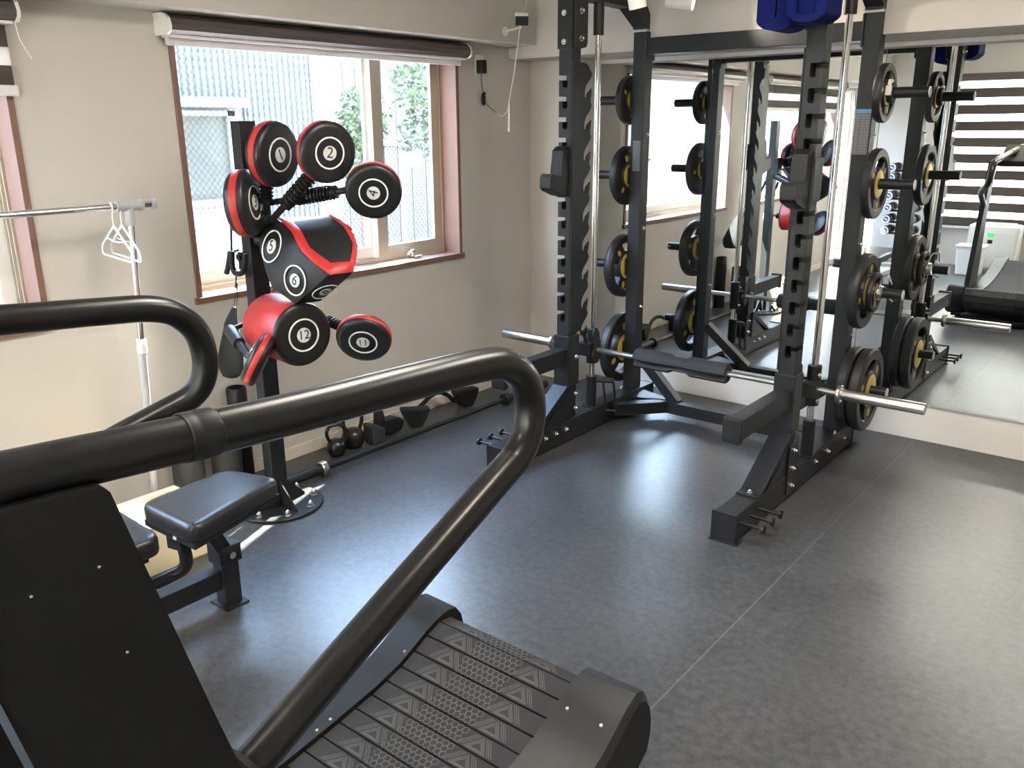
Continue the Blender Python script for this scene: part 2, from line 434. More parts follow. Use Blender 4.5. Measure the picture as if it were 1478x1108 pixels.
mb = MB(); mb.box((XW, -.80, 0), (XW + .009, YP, .062), .002); mb.box((XW, YB, 0), (XW + .009, -1.62, .062), .002); struct(mb.build('baseboard_left', 'base'))
mb = MB(); mb.box((XW + .009, YP - .009, 0), (-3.02, YP, .062), .002); struct(mb.build('baseboard_back', 'base'))

# mirror panels
edges = [-3.02, -2.288, -1.364, -.44, XR]
mlab = ['tall wall mirror panel beside the corner, behind the left rack upright', 'tall wall mirror panel filling the middle of the black rack',
        'tall wall mirror panel behind the rack upright with the printed chart', 'tall wall mirror panel furthest right along the wall']
for i in range(4):
    mb = MB(); mb.box((edges[i] + .001, YM, .1965), (edges[i + 1] - .001, 4.66, 1.955), .0012, seg=1)
    tag(mb.build('wall_mirror', 'mirror'), mlab[i], 'mirror', 'mirror panels along the back wall')

# ------------------------------------------------------------------ windows
def window(name, w, sill=True, split=None, sashes=None):
    y0, y1, z0, z1 = w
    r = sroot(name, (XW, (y0 + y1) / 2, z0))
    if sill:
        mb = MB(); t = .024
        x0, x1 = XW - .115, XW + .010
        mb.box((x0 + .001, y0, z0 + .001), (x1, y0 + t, z1), .002); mb.box((x0 + .001, y1 - t, z0 + .001), (x1, y1, z1), .002)
        mb.box((x0, y0 - .012, z0 - .004), (x1 + .008, y1 + .012, z0 + t), .003); mb.box((x0, y0, z1 - t), (x1, y1, z1), .002)
        mb.build('casing', 'brown', r)
    mb = MB(); a, b = XW - .170, XW - .112; t = .034
    mb.box((a, y0, z0), (b, y0 + t, z1), .002); mb.box((a, y1 - t, z0), (b, y1, z1), .002)
    mb.box((a + .001, y0 + .001, z0 + .001), (b - .001, y1 - .001, z0 + t), .002); mb.box((a + .001, y0 + .001, z1 - t), (b - .001, y1 - .001, z1 - .001), .002)
    for k in (.012, .030, .046):
        mb.box((b - k, y0 + t, z0 + t), (b - k + .006, y1 - t, z0 + t + .014)); mb.box((b - k, y1 - t - .012, z0 + t), (b - k + .006, y1 - t, z1 - t))
    mb.build('outer_frame', 'alu', r)
    for (sa, sb, xx, hh, stl, str_) in sashes:
        mb = MB(); lo, hi = xx - .011, xx + .011
        zb, zt = z0 + t, z1 - t
        mb.box((lo, sa, zb), (hi, sa + stl, zt), .003); mb.box((lo, sb - str_, zb), (hi, sb, zt), .003)
        mb.box((lo + .0012, sa + .002, zb + .001), (hi - .0012, sb - .002, zb + hh), .003); mb.box((lo + .0012, sa + .002, zt - .022), (hi - .0012, sb - .002, zt - .001), .003)
        sh = mb.build('sash', 'alu_w' if xx < XW - .14 else 'alu', r)
        mb = MB(); mb.box((xx - .003, sa + stl - .004, zb + hh - .004), (xx + .003, sb - str_ + .004, zt - .018)); mb.build('pane', 'glass', sh)
    return r
xi, xo = XW - .126, XW - .154
w1 = window('window_1', W1, sashes=[(2.05, 3.215, xo, .075, .05, .055), (3.190, 3.690, xi, .075, .075, .055)])
mb = MB(); mb.box((XW - .116, 3.205, 1.30), (XW - .106, 3.245, 1.38), .004); mb.cyl((XW - .108, 3.225, 1.34), (XW - .092, 3.225, 1.34), .014); mb.box((XW - .100, 3.20, 1.336), (XW - .090, 3.26, 1.350), .003)
mb.build('crescent_lock', 'alu', w1)
mb = MB(); mb.box((XW - .12, 3.40, .893), (XW - .04, 3.45, .905), .003); mb.cyl((XW - .09, 3.425, .905), (XW - .09, 3.425, .935), .012); mb.tube(rounded([(XW - .09, 3.425, .93), (XW - .05, 3.39, .94), (XW - .03, 3.33, .925)], .02), .006)
mb.build('stay', 'chrome', w1)
w2 = window('window_2', W2, sashes=[(-.575, .42, xi, .075, .055, .055), (.38, 1.335, xo, .075, .055, .055)])
w3 = window('window_3', W3, sill=False, sashes=[(-1.575, -.845, xo, .09, .06, .06)])
# back window behind the zebra blind
rb = sroot('window_4', (-1, YB, .55))
mb = MB(); x0, x1, z0, z1 = WB
for (a, b, c, d) in ((x0, x0 + .05, z0, z1), (x1 - .05, x1, z0, z1), (x0, x1, z0, z0 + .05), (x0, x1, z1 - .05, z1), (-1.0, -.94, z0, z1)):
    mb.box((a, YB - .16, c), (b, YB - .10, d), .003)
mb.build('outer_frame', 'alu', rb)
for a, b in ((x0 + .05, -1.0), (-.94, x1 - .05)):
    mb = MB(); mb.box((a, YB - .135, z0 + .05), (b, YB - .129, z1 - .05)); mb.build('pane', 'clear', rb)

# window roller blinds
def blind(y0, y1, drop, label, x_front=-3.285):
    t = thing('roller_blind', label, 'blind', (XW, (y0 + y1) / 2, 1.955), 'zebra roller blinds on the window wall')
    mb = MB()
    prof = [(XW, 1.958), (x_front - .02, 1.958), (x_front, 1.972), (x_front + .004, 1.992), (x_front - .006, 2.014), (x_front - .028, 2.030), (x_front - .055, 2.036), (XW, 2.036)]
    mb.prism([(a, y0 + .012, z) for a, z in prof], (0, y1 - y0 - .024, 0)); mb.build('cassette', 'blind_case', t, sharp=40)
    for ya in (y0, y1 - .012):
        mb = MB(); mb.prism([(a + (.003 if a > XW else 0), ya, z + (.002 if z > 2 else -.004)) for a, z in prof], (0, .012, 0), .0015)
        for sx, sz in ((-3.37, 2.02), (-3.35, 2.02), (-3.345, 1.995), (-3.30, 1.968)):
            mb.cyl((sx, ya - .0015, sz), (sx, ya + .0135, sz), .0035, n=8)
        mb.build('end_cap', 'plastic', t)
    zb = 1.955 - drop
    mb = MB(); mb.box((XW + .012, y0 + .02, 1.947), (x_front - .022, y1 - .02, 1.957), .002); mb.build('lower_lip', 'blind_bar', t)
    if drop > .06:
        z = 1.95; k = 0
        st = [('dark_fab', .075), ('sheer', .06), ('dark_fab', .065), ('sheer', .0)]
        for mm, h in st:
            if h <= 0: continue
            mb = MB(); mb.box((XW + .040, y0 + .03, z - h), (XW + .0415, y1 - .03, z)); mb.build('dark_band' if mm == 'dark_fab' else 'sheer_band', mm, t); z -= h
        zb = z
    mb = MB(); mb.box((XW + .022, y0 + .025, zb - .036), (XW + .048, y1 - .02, zb), .006); mb.build('bottom_bar', 'blind_bar', t)
    return t
blind(1.955, 3.742, .0, 'rolled up brown roller blind over the window behind the boxing trainer')
b2 = blind(-.68, 1.408, .22, 'half rolled striped roller blind over the window behind the clothes rail')
mb = MB(); mb.tube(catmull([(-3.30, 1.392, 1.955), (-3.29, 1.395, 1.90), (-3.285, 1.41, 1.86), (-3.29, 1.425, 1.835)], 5), .0016, n=6); mb.build('pull_cord', 'cord_w', b2)

# zebra blind over the back window
t = thing('zebra_blind', 'lowered brown and white striped blind on the wall facing the mirror', 'blind', (-1, YB + .05, .5))
mb = MB(); mb.box((-2.56, YB, 2.04), (.62, YB + .09, 2.12), .01); mb.build('cassette', 'blind_case', t)
z = 2.04; k = 0
while z > .52:
    h = .102 if k % 2 == 0 else .074
    if k == 0: h = .03
    mm = 'sheer' if k % 2 == 0 else 'dark_fab'
    h = .074 if mm == 'sheer' else .102
    mb = MB(); mb.box((-2.54, YB + .040, z - h), (.60, YB + .0415, z)); mb.build('sheer_band' if mm == 'sheer' else 'dark_band', mm, t); z -= h; k += 1
mb = MB(); mb.box((-2.54, YB + .03, z - .03), (.60, YB + .055, z), .006); mb.build('bottom_bar', 'blind_bar', t)

# ------------------------------------------------------------------ outside
XN = -5.4; YC = 4.35
mb = MB(); mb.box((-16, -10, -.35), (XW - .17, 16, -.25)); struct(mb.build('ground', 'ext_ground'))
t = thing('neighbour_building', 'pale ribbed metal building across the alley seen through the left pane', 'building', (XN, 0, -.25))
mb = MB(); mb.box((XN - 4, -7, -.25), (XN - .02, YC - .01, 2.62)); mb.build('wall', 'ext_white', t)
mb = MB(); y = 1.0; pts = []
while y < YC - .03:
    pts += [(XN + .000, y), (XN + .016, y + .008), (XN + .016, y + .024), (XN, y + .032)]; y += .048
poly = [(a, b, 1.80) for a, b in pts] + [(XN - .02, pts[-1][1], 1.80), (XN - .02, 1.0, 1.80)]
mb.prism(poly, (0, 0, .82))
pts2 = [p for p in pts if p[1] > 3.72]
mb.prism([(a, b, .2) for a, b in pts2] + [(XN - .02, pts2[-1][1], .2), (XN - .02, pts2[0][1], .2)], (0, 0, 1.60)); mb.build('ribbed_cladding', 'siding', t, sharp=20)
mb = MB(); mb.box((XN - .02, YC - .045, -.2), (XN + .03, YC + .01, 2.62)); mb.build('corner_trim', 'ext_white', t)
mb = MB(); mb.box((XN - .02, 2.2, 1.735), (XN + .10, 3.70, 1.80)); mb.build('canopy_ledge', 'siding', t)
mb = MB(); a, b, c, d = 2.55, 3.62, 1.12, 1.715
mb.box((XN, a, c), (XN + .03, a + .06, d)); mb.box((XN, b - .06, c), (XN + .03, b, d)); mb.box((XN, a, d - .035), (XN + .03, b, d)); mb.box((XN, a - .05, c - .03), (XN + .05, b + .03, c + .01))
wf = mb.build('window_frame', 'ext_white', t)
mb = MB(); mb.box((XN - .005, a + .05, c), (XN + .006, b - .05, d - .03)); mb.build('window_pane', mat('frosted_pane', (.060, .062, .055), .6, spec=.08, var=.35, vscale=2), wf)
for (ya, yb) in ((3.385, 3.43), (3.47, 3.56)):
    mb = MB(); mb.box((XN + .028, ya, 1.686), (XN + .034, yb, 1.704)); mb.build('vent_slot', 'grey_plastic', wf)

# dark timber wall, posts and plants at the end of the alley
t = thing('boundary_fence', 'dark board fence beyond the alley seen through the window', 'fence', (-9, 8, -.25))
mb = MB()
for k in range(26):
    xx = -11.5 + k * .30; mb.box((xx, 9.6, -.25), (xx + .285, 9.65, 2.6), .004)
mb.build('boards', 'ext_dark', t)
mb = MB(); mb.box((-11.5, 9.55, 1.32), (-3.7, 9.60, 1.42)); mb.build('rail', 'ext_brown', t)
def leaf_cloud(n, c, rx, ry, rz, size, m, parent, name='foliage', seed=1):
    rnd = random.Random(seed); mb = MB()
    for _ in range(n):
        while True:
            p = V((rnd.uniform(-1, 1), rnd.uniform(-1, 1), rnd.uniform(-1, 1)))
            if p.length < 1: break
        p = V(c) + V((p.x * rx, p.y * ry, p.z * rz))
        d = V((rnd.gauss(0, 1), rnd.gauss(0, 1), rnd.gauss(0, .6))).normalized(); a, b, d = MB.frame(d); s = size * rnd.uniform(.6, 1.3)
        mb.quad(p - a * s, p - b * s * .5, p + a * s, p + b * s * .5 + d * s * .3)
    return mb.build(name, m, parent)
t = thing('shrub', 'bright green shrub at the corner of the pale metal building', 'shrub', (-6.15, 5.45, -.25))
leaf_cloud(900, (-6.15, 5.50, 1.68), .26, .24, .30, .035, 'leaf', t, seed=3); leaf_cloud(380, (-6.2, 5.42, 1.35), .20, .22, .26, .035, 'leaf', t, 'lower_foliage', seed=4)
mb = MB(); mb.tube([(-6.2, 5.45, -.25), (-6.17, 5.44, .8), (-6.15, 5.47, 1.6)], .025, radii=[.035, .028, .012]); mb.build('stem', 'bark', t)
t = thing('garden_tree', 'loose yellow green tree seen through the right window pane', 'tree', (-6.8, 7.3, -.25))
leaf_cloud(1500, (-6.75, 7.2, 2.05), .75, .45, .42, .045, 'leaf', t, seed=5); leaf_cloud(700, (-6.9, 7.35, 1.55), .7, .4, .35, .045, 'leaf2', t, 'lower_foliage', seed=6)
mb = MB(); mb.tube([(-6.8, 7.3, -.25), (-6.82, 7.3, 1.0), (-6.75, 7.2, 2.1)], .04, radii=[.06, .045, .02]); mb.build('trunk', 'bark', t)
t = thing('paper_sign', 'small white sign board outside the right window pane', 'sign', (-4.9, 4.72, 1.2))
c = on_x(596, 231, -4.85)
mb = MB(); mb.box((-4.86, c.y - .105, c.z - .052), (-4.85, c.y + .105, c.z + .052), .003); mb.build('board', 'sheet', t)
mb = MB(); mb.cyl((-4.87, c.y - .10, -.25), (-4.87, c.y - .10, c.z + .05), .012, n=10); mb.build('post', 'alu', t)
mb = MB(); mb.box((XW - .17, YB - .2, ZC + .12), (XR + .2, 4.9, 3.2)); struct(mb.build('wall_upper', 'ext_white'))

# ------------------------------------------------------------------ power rack
rk = thing('power_rack', 'large black half rack with a smith bar standing before the mirror', 'power rack', (-1.88, 3.6, 0))
def bolt(c, d, r=.009, L=.016, parent=rk):
    c = V(c); d = V(d).normalized()
    mb = MB(); mb.cyl(c - d * .002, c + d * .004, r * 1.35, n=16); mb.cyl(c + d * .004, c + d * (L * .7), r, n=6); mb.sphere(c + d * (L * .7), r * .62, n=10, m=6)
    return mb.build('bolt', 'zinc', parent)
UPF = (3.49, 3.565); UPR = (4.16, 4.235)
for side in ('R', 'L'):
    if side == 'R': ux0, ux1, bx0, bx1, s, xo_ = -1.335, -1.260, -1.335, -1.240, 1, -1.240
    else: ux0, ux1, bx0, bx1, s, xo_ = -2.518, -2.443, -2.520, -2.425, -1, -2.520
    xin = bx0 if s > 0 else bx1
    # base runner with end plates
    mb = MB(); mb.box((bx0, 2.935, .008), (bx1, 4.345, .120), .004)
    mb.box((bx0 - .004, 2.925, .0), (bx1 + .008, 2.935, .126), .002); mb.box((bx0 - .008, 2.918, .0), (bx1 + .02, 2.972, .006), .002)
    mb.box((bx0 - .004, 4.345, .0), (bx1 + .004, 4.355, .122), .002); mb.box((bx0 - .02, 4.300, .0), (bx1 + .02, 4.372, .006), .002)
    mb.build('base_runner', 'rack', rk)
    # front upright with keyhole slots cut through the face
    mb = MB(); mb.box((ux0, UPF[0], .12), (ux1, UPF[1], 2.34), .004); up = mb.build('upright', 'rack', rk)
    cuts = []; z = .66
    edge = ux1 if s > 0 else ux0
    mbc = MB()
    while z < 1.84:
        a = edge + s * .01; b = edge - s * .046; cc = edge - s * .026
        cc = edge - s * .023; poly = [(a, z + .034), (b, z + .034), (b - s * .005, z + .029), (b - s * .005, z - .014), (b + s * .002, z - .022), (cc - s * .006, z - .022), (cc, z - .015), (cc, z + .012), (a, z + .012)]
        mbc.prism([(p[0], UPF[0] - .02, p[1]) for p in poly], (0, .083, 0)); z += .0945
    cu = mbc.build('cutter', 'rack'); boolean_cut(up, [cu])
    for f in up.data.polygons: f.use_smooth = False
    # rear upright, mitred corner and top beam
    mb = MB(); mb.box((ux0, UPR[0], .12), (ux1, UPR[1], 2.075), .004); mb.build('upright', 'rack', rk)
    ur = up
    mb = MB()
    prof = [(4.158, 2.075), (4.238, 2.075), (4.238, 2.10), (4.090, 2.262), (3.56, 2.262), (3.56, 2.168), (4.020, 2.168), (4.158, 2.090)]
    mb.prism([(ux0 - .003, y, z) for y, z in prof], (ux1 - ux0 + .006, 0, 0), .003); mb.build('top_beam', 'rack', rk)
    mb = MB(); mb.box((ux0 - .004, UPR[0] - .004, 2.066), (ux1 + .004, UPR[1] + .004, 2.078), .002); mb.build('weld_collar', 'steel', rk)
    # outside sleeve and safety arm
    mb = MB(); mb.box((ux0 - .010, UPF[0] - .010, .30), (ux1 + .010, UPF[1] + .010, .565), .004)
    sl = mb.build('arm_sleeve', 'rack', rk)
    mb = MB(); mb.box((ux0 + .004, 2.99, .415), (ux1 - .004, UPF[0] - .01, .500), .004)
    if s < 0: pass
    ar = mb.build('safety_arm', 'rack', rk)
    mb = MB(); mb.box((ux0 - .002, 2.962, .405), (ux1 + .002, 2.992, .510), .008); mb.build('end_cap', 'rack_flat', ar)
    # sloping gusset channel in front of the upright
    mb = MB(); p0 = (3.165, .122); p1 = (3.475, .305)
    mb.prism([(bx0 + .002, 3.165, .121), (bx0 + .002, 3.19, .121), (bx0 + .002, 3.490, .268), (bx0 + .002, 3.490, .306), (bx0 + .002, 3.462, .306)], (bx1 - bx0 - .004, 0, 0), .002)
    mb.box((bx0 - .002, 3.142, .120), (bx1 + .002, 3.195, .127), .002)
    mb.build('gusset_channel', 'rack', rk)
    mb = MB(); xa = xo_ - (.004 if s > 0 else 0)
    for x_ in (bx0 + .004, bx1 - .010): mb.prism([(x_, 3.255, .121), (x_, 3.49, .121), (x_, 3.49, .27)], (.006, 0, 0))
    mb.build('gusset_plate', 'rack', rk)
    # upright foot plate with bolts
    mb = MB(); xs = sorted((xo_, xo_ + s * .006)); mb.box((xs[0], 3.452, .03), (xs[1], 3.545, .262), .002); mb.build('foot_plate', 'rack', rk)
    for z in (.229, .145, .063): bolt((xo_ + s * .006, 3.497, z), (s, 0, 0), parent=rk)
    for y in (3.80, 3.97, 4.20): bolt((xo_, y, .079), (s, 0, 0), parent=rk)
    bolt(((bx0 + bx1) / 2, 3.168, .127), (0, 0, 1), parent=rk)
    bolt(((bx0 + bx1) / 2 + .03 * s, 4.12, .121), (0, 0, 1), parent=rk)
    if s < 0:
        for y in (3.27, 3.36, 3.45): bolt((bx1, y, .079), (1, 0, 0), parent=rk)
        for z in (.17, .25, .45): bolt((ux1 + .007, 3.545, z), (1, 0, 0), parent=rk)
    for z in (.605, 1.05, 1.55): bolt((ux1, 4.20, z), (1, 0, 0), r=.008, parent=rk)
    # storage pegs on the foot
    for y in (2.98, 3.068, 3.152):
        zz = .076 if s > 0 else .105
        mb = MB(); mb.cyl((xo_, y, zz), (xo_ + s * .095, y, zz), .0065, n=12); mb.cyl((xo_ + s * .093, y, zz), (xo_ + s * .102, y, zz), .0175, n=20); mb.build('peg', 'rack_flat', rk)
    # plate horns
    for z in (1.73, 1.333, .832, .352):
        xe = ux1 if s > 0 else ux0; L = {1.73: .222, 1.333: .208, .832: .217, .352: .200}[z] if s > 0 else .227
        mb = MB(); mb.cyl((xe, 4.198, z), (xe + s * L, 4.198, z), .0238, n=28); mb.box((min(xe, xe + s * .008), 4.155, z - .045), (max(xe, xe + s * .008), 4.24, z + .045), .002)
        h = mb.build('plate_horn', 'rack_flat', rk)
        mb = MB(); mb.cyl((xe + s * L, 4.198, z), (xe + s * (L + .003), 4.198, z), .0228, n=24); mb.cyl((xe + s * (L + .002), 4.198, z), (xe + s * (L + .005), 4.198, z), .008, n=6); mb.build('end_disc', 'print_g', h)
    # guide rod of the smith bar
    gx = -1.263 if s > 0 else -2.466
    mb = MB(); mb.cyl((gx, 3.745, .16), (gx, 3.745, 2.16), .0155, n=24); gr = mb.build('guide_rod', 'chrome', rk)
    mb = MB(); mb.cyl((gx, 3.745, .12), (gx, 3.745, .295), .029, n=28); mb.box((gx - .036, 3.709, .118), (gx + .036, 3.781, .128), .002); mb.build('bottom_sleeve', 'rack_flat', gr)
    mb = MB(); mb.cyl((gx, 3.745, 2.02), (gx, 3.745, 2.168), .026, n=28); mb.build('top_sleeve', 'rack_flat', gr)
    # toothed catch plate on the inner face of the front upright
    xp = ux0 - .007 if s > 0 else ux1 + .001
    poly = [(3.492, .58), (3.492, 1.885), (3.60, 1.885), (3.622, 1.87)]
    z = 1.838
    while z > .66:
        poly += [(3.652, z), (3.640, z - .020), (3.604, z - .052), (3.592, z - .075), (3.592, z - .104), (3.600, z - .113), (3.610, z - .108), (3.616, z - .088), (3.634, z - .078), (3.650, z - .066), (3.648, z - .095), (3.640, z - .122)]
        z -= .147
    poly += [(3.652, z), (3.644, z - .03), (3.60, .58)]
    mb = MB(); mb.prism([(xp, y, z) for y, z in poly], (.006, 0, 0)); mb.build('catch_plate', 'rack', rk)
    # top joining plate
    mb = MB(); xq = ux1 if s < 0 else ux0 - .006
    mb.prism([(xq, 3.497, 1.955), (xq, 3.55, 1.945), (xq, 3.60, 1.955), (xq, 3.61, 1.975), (xq, 3.61, 2.3), (xq, 3.497, 2.3)], (.006, 0, 0), .001)
    mb.build('joining_plate', 'tube', rk)
    for z in (1.99, 2.11): bolt((ux1 + (.006 if s < 0 else 0), 3.55, z), (1, 0, 0), r=.010, L=.022, parent=rk)
    mb = MB(); mb.box((ux0 - .006, UPF[0] - .006, 1.945), (ux1 + (.004 if s > 0 else .0), UPF[0] + .01, 2.335), .003); tp = mb.build('face_plate', 'rack', rk)
    for z in (1.975, 2.10): bolt(((ux0 + ux1) / 2 - .004, UPF[0] - .006, z), (0, -1, 0), r=.010, L=.010, parent=rk)
    # weld-on side strip right upright
    # J-cup
    jx0, jx1 = ux0 - .006, ux1 + .006
    zj = 1.27
    jc = None
    mb = MB()
    prof = [(3.488, zj + .235), (3.462, zj + .235), (3.432, zj + .215), (3.425, zj + .10), (3.385, zj + .095), (3.385, zj + .108), (3.345, zj + .112), (3.333, zj + .095), (3.333, zj + .045), (3.352, zj + .030), (3.43, zj + .004), (3.488, zj)]
    mb.prism([(jx0 + .010, y, z) for y, z in prof], (jx1 - jx0 - .02, 0, 0), .005); jc = mb.build('j_cup', 'rack_flat', rk)
    mb = MB(); mb.box((jx0, 3.478, zj - .005), (jx1, 3.489, zj + .225), .003)
    xs = sorted((edge, edge + s * .008)); mb.box((xs[0], 3.48, zj + .03), (xs[1], 3.575, zj + .20), .003); mb.build('mounting_plate', 'rack', jc)
    # diagonal brace at the back
    mb = MB(); a = ux0 if s > 0 else ux1
    mb.beam((a - s * .0, 4.198, .335), (a - s * .285, 4.165, .085), .055, .055, up=(0, 1, 0), bev=.003); mb.build('diagonal_brace', 'rack', rk)
# rear top cross bar and base cross tube
mb = MB(); mb.box((-2.443, 4.162, 1.953), (-1.335, 4.232, 2.035), .004); cb = mb.build('top_crossbar', 'rack', rk)
for x in (-2.438, -1.34):
    mb = MB(); mb.box((x - .004, 4.156, 1.925), (x + .004, 4.24, 2.066), .002); mb.build('flange', 'rack', cb)
mb = MB(); pts = [(-2.430, 3.915, .066), (-2.215, 4.150, .066), (-1.545, 4.150, .066), (-1.330, 3.915, .066)]
for i in range(3): mb.beam(pts[i], pts[i + 1], .062, .066, bev=.003)
mb.prism([(-2.425, 4.06, .098), (-2.425, 4.24, .098), (-2.19, 4.16, .098)], (0, 0, .006)); mb.prism([(-1.335, 4.06, .098), (-1.335, 4.24, .098), (-1.57, 4.16, .098)], (0, 0, .006))
mb.build('base_crossmember', 'rack', rk)
# pull-up bar over the front, just above the picture
mb = MB(); mb.cyl((-2.443, 3.53, 2.285), (-1.335, 3.53, 2.285), .017); mb.build('pull_up_bar', 'rack', rk)
# loop bracket beside the left guide rod
lx = -2.405
mb = MB(); mb.tube(rounded([(lx, 3.765, .285), (lx + .05, 3.79, .285), (lx + .068, 3.80, .105), (lx + .018, 3.775, .105), (lx, 3.765, .285)], .008, 3), .0065, n=8); mb.cyl((lx - .045, 3.745, .272), (lx + .058, 3.79, .272), .010, n=14)
mb.build('loop_bracket', 'rack_flat', rk)
# slim warning label up the inner edge, printed weight chart
mb = MB(); mb.box((-1.345, 4.166, 1.93), (-1.3365, 4.230, 2.06), .001); mb.build('edge_label', 'sheet', rk)
mb = MB(); mb.box((-1.330, 4.1575, 1.462), (-1.264, 4.1602, 1.662)); ch = mb.build('weight_chart', 'chart', rk)
mb = MB(); mb.box((-1.330, 4.1568, 1.645), (-1.264, 4.1575, 1.662)); mb.build('header', 'chart_blue', ch)
mb = MB()
for k in range(15):
    z = 1.466 + k * .0122; mb.box((-1.329, 4.1570, z), (-1.265, 4.1575, z + .0016))
for x in (-1.3295, -1.303, -1.284, -1.2665): mb.box((x, 4.1569, 1.464), (x + .001, 4.1575, 1.645))
for k in range(14):
    z = 1.471 + k * .0122
    for x in (-1.325, -1.299, -1.281): mb.box((x, 4.1570, z + .002), (x + random.uniform(.008, .013), 4.1575, z + .0055))
mb.build('table_lines', 'chart_line', ch)
mb = MB(); mb.box((-2.500, 4.1575, 1.36), (-2.455, 4.1602, 1.52)); mb.build('faded_label', mat('faded_print', (.10, .12, .14), .6), rk)

# ------------------------------------------------------------------ smith bar
sb = thing('smith_barbell', 'steel smith barbell running across the black rack at knee height', 'barbell', (-1.88, 3.72, .456))
ZB = .456; YBAR = 3.705
mb = MB(); mb.cyl((-2.70, YBAR, ZB), (-1.12, YBAR, ZB), .0145, n=24); mb.build('shaft', 'steel', sb)
for s, xa, xb in ((1, -1.128, -.775), (-1, -2.700, -3.050)):
    mb = MB(); mb.lathe([(0, 0), (.0245, 0), (.0250, .003), (.0250, abs(xb - xa) - .006), (.0235, abs(xb - xa) - .001), (.012, abs(xb - xa)), (0, abs(xb - xa) - .001)], (xa, YBAR, ZB), (s, 0, 0), 36)
    sv = mb.build('sleeve', 'steel', sb)
    mb = MB(); mb.lathe([(.0, -.012), (.036, -.012), (.040, -.008), (.040, .004), (.036, .008), (0, .008)], (xa, YBAR, ZB), (s, 0, 0), 36); mb.build('collar', 'steel', sv)
for gx, s in ((-1.263, 1), (-2.466, -1)):
    mb = MB(); mb.lathe([(.0170, -.085), (.031, -.085), (.031, .10), (.0170, .10)], (gx, 3.745, ZB), (0, 0, 1), 28, closed=True); mb.box((gx - .042, YBAR - .040, ZB - .034), (gx + .042, YBAR + .0215, ZB + .034), .004)
    sd = mb.build('slider', 'rack_flat', sb)
    for z in (ZB + .062, ZB - .062): bolt((gx + .028, 3.745 - .012, z), (.9, -.45, 0), r=.008, parent=sd)
    mb = MB(); xk = gx - s * .055
    mb.prism([(xk, YBAR - .03, ZB + .13), (xk, YBAR + .01, ZB + .10), (xk, YBAR + .03, ZB - .03), (xk, YBAR, ZB - .07), (xk, YBAR - .05, ZB - .03), (xk, YBAR - .035, ZB + .02), (xk, YBAR - .06, ZB + .08)], (.010, 0, 0), .002)
    mb.build('safety_hook', 'rack_flat', sb)
# foam pad on the bar
def cprof(x, r, gap=.5):
    pts = []; N = 26; a0 = math.radians(200) ; half = .40
    for k in range(N + 1):
        a = a0 + half + (2 * PI - 2 * half) * k / N; pts.append((x, YBAR + math.cos(a) * r, ZB + math.sin(a) * r))
    for k in range(N + 1):
        a = a0 - half * .6 - (2 * PI - 1.2 * half) * k / N; pts.append((x, YBAR + math.cos(a) * .0165, ZB + math.sin(a) * .0165))
    return pts
mb = MB()
st = [(-2.165, .045), (-2.158, .050), (-1.975, .050), (-1.950, .037), (-1.875, .037), (-1.850, .050), (-1.668, .050), (-1.660, .045)]
rows = [[mb.bm.verts.new(p) for p in cprof(x, r)] for x, r in st]
n = len(rows[0])
for A, B in zip(rows, rows[1:]):
    for k in range(n): mb._f([A[k], B[k], B[(k + 1) % n], A[(k + 1) % n]])
mb._f(rows[0]); mb._f(rows[-1][::-1])
o = mb.build('barbell_pad', 'foam', sharp=50); tag(o, 'dark grey split foam pad clipped round the smith barbell', 'bar pad')

# ------------------------------------------------------------------ weight plates
def make_plate(R, t, nm, label, cat='weight plate', solid=False):
    r = thing(nm, label, cat)
    mb = MB(); h = t / 2
    mb.lathe([(.77 * R, -h), (.965 * R, -h), (R, -h * .62), (R, h * .62), (.965 * R, h), (.77 * R, h), (.735 * R, h * .75), (.735 * R, -h * .75)], (0, 0, 0), (1, 0, 0), 56, closed=True)
    ri = .0265
    mb.lathe([(ri, -h * .95), (.44 * R, -h * .95), (.47 * R, -h * .6), (.47 * R, h * .6), (.44 * R, h * .95), (ri, h * .95)], (0, 0, 0), (1, 0, 0), 44, closed=True)
    if solid: mb.lathe([(.40 * R, -h * .75), (.76 * R, -h * .35), (.76 * R, h * .35), (.40 * R, h * .75)], (0, 0, 0), (1, 0, 0), 48, closed=True)
    for k in range(0 if solid else 3):
        a0 = math.radians(90 + 120 * k + 60); wi = math.radians(34); wo = math.radians(23); w = h * .70
        inner = [(math.cos(a0 - wi + 2 * wi * i / 6) * .44 * R, math.sin(a0 - wi + 2 * wi * i / 6) * .44 * R) for i in range(7)]
        outer = [(math.cos(a0 + wo - 2 * wo * i / 8) * .78 * R, math.sin(a0 + wo - 2 * wo * i / 8) * .78 * R) for i in range(9)]
        mb.prism([(-w, y, z) for y, z in inner + outer], (2 * w, 0, 0))
    local(mb.build('rubber_body', 'rubber'), r)
    for sg in (1, -1):
        mb = MB(); mb.lathe([(.0262, h * .90), (.0262, h * 1.04), (.37 * R, h * 1.04), (.40 * R, h * .9)], (0, 0, 0), (sg, 0, 0), 40); local(mb.build('hub_insert', 'gold'), r)
        for k in range(3):
            a = math.radians(90 + 120 * k + 60); mb = MB(); c = V((sg * h * .72, math.cos(a) * .61 * R, math.sin(a) * .61 * R))
            e = V((0, math.cos(a), math.sin(a))); f = V((0, -math.sin(a), math.cos(a)))
            mb.prism([c + e * (.11 * R * math.cos(q)) + f * (.075 * R * math.sin(q)) for q in [2 * PI * i / 16 for i in range(16)]], (sg * .0015, 0, 0)); local(mb.build('weight_mark', 'yellow'), r)
    return r
GP = 'rubber grip plates on the rack horns'
XRF = -1.252; XLF = -2.526
protos = {}
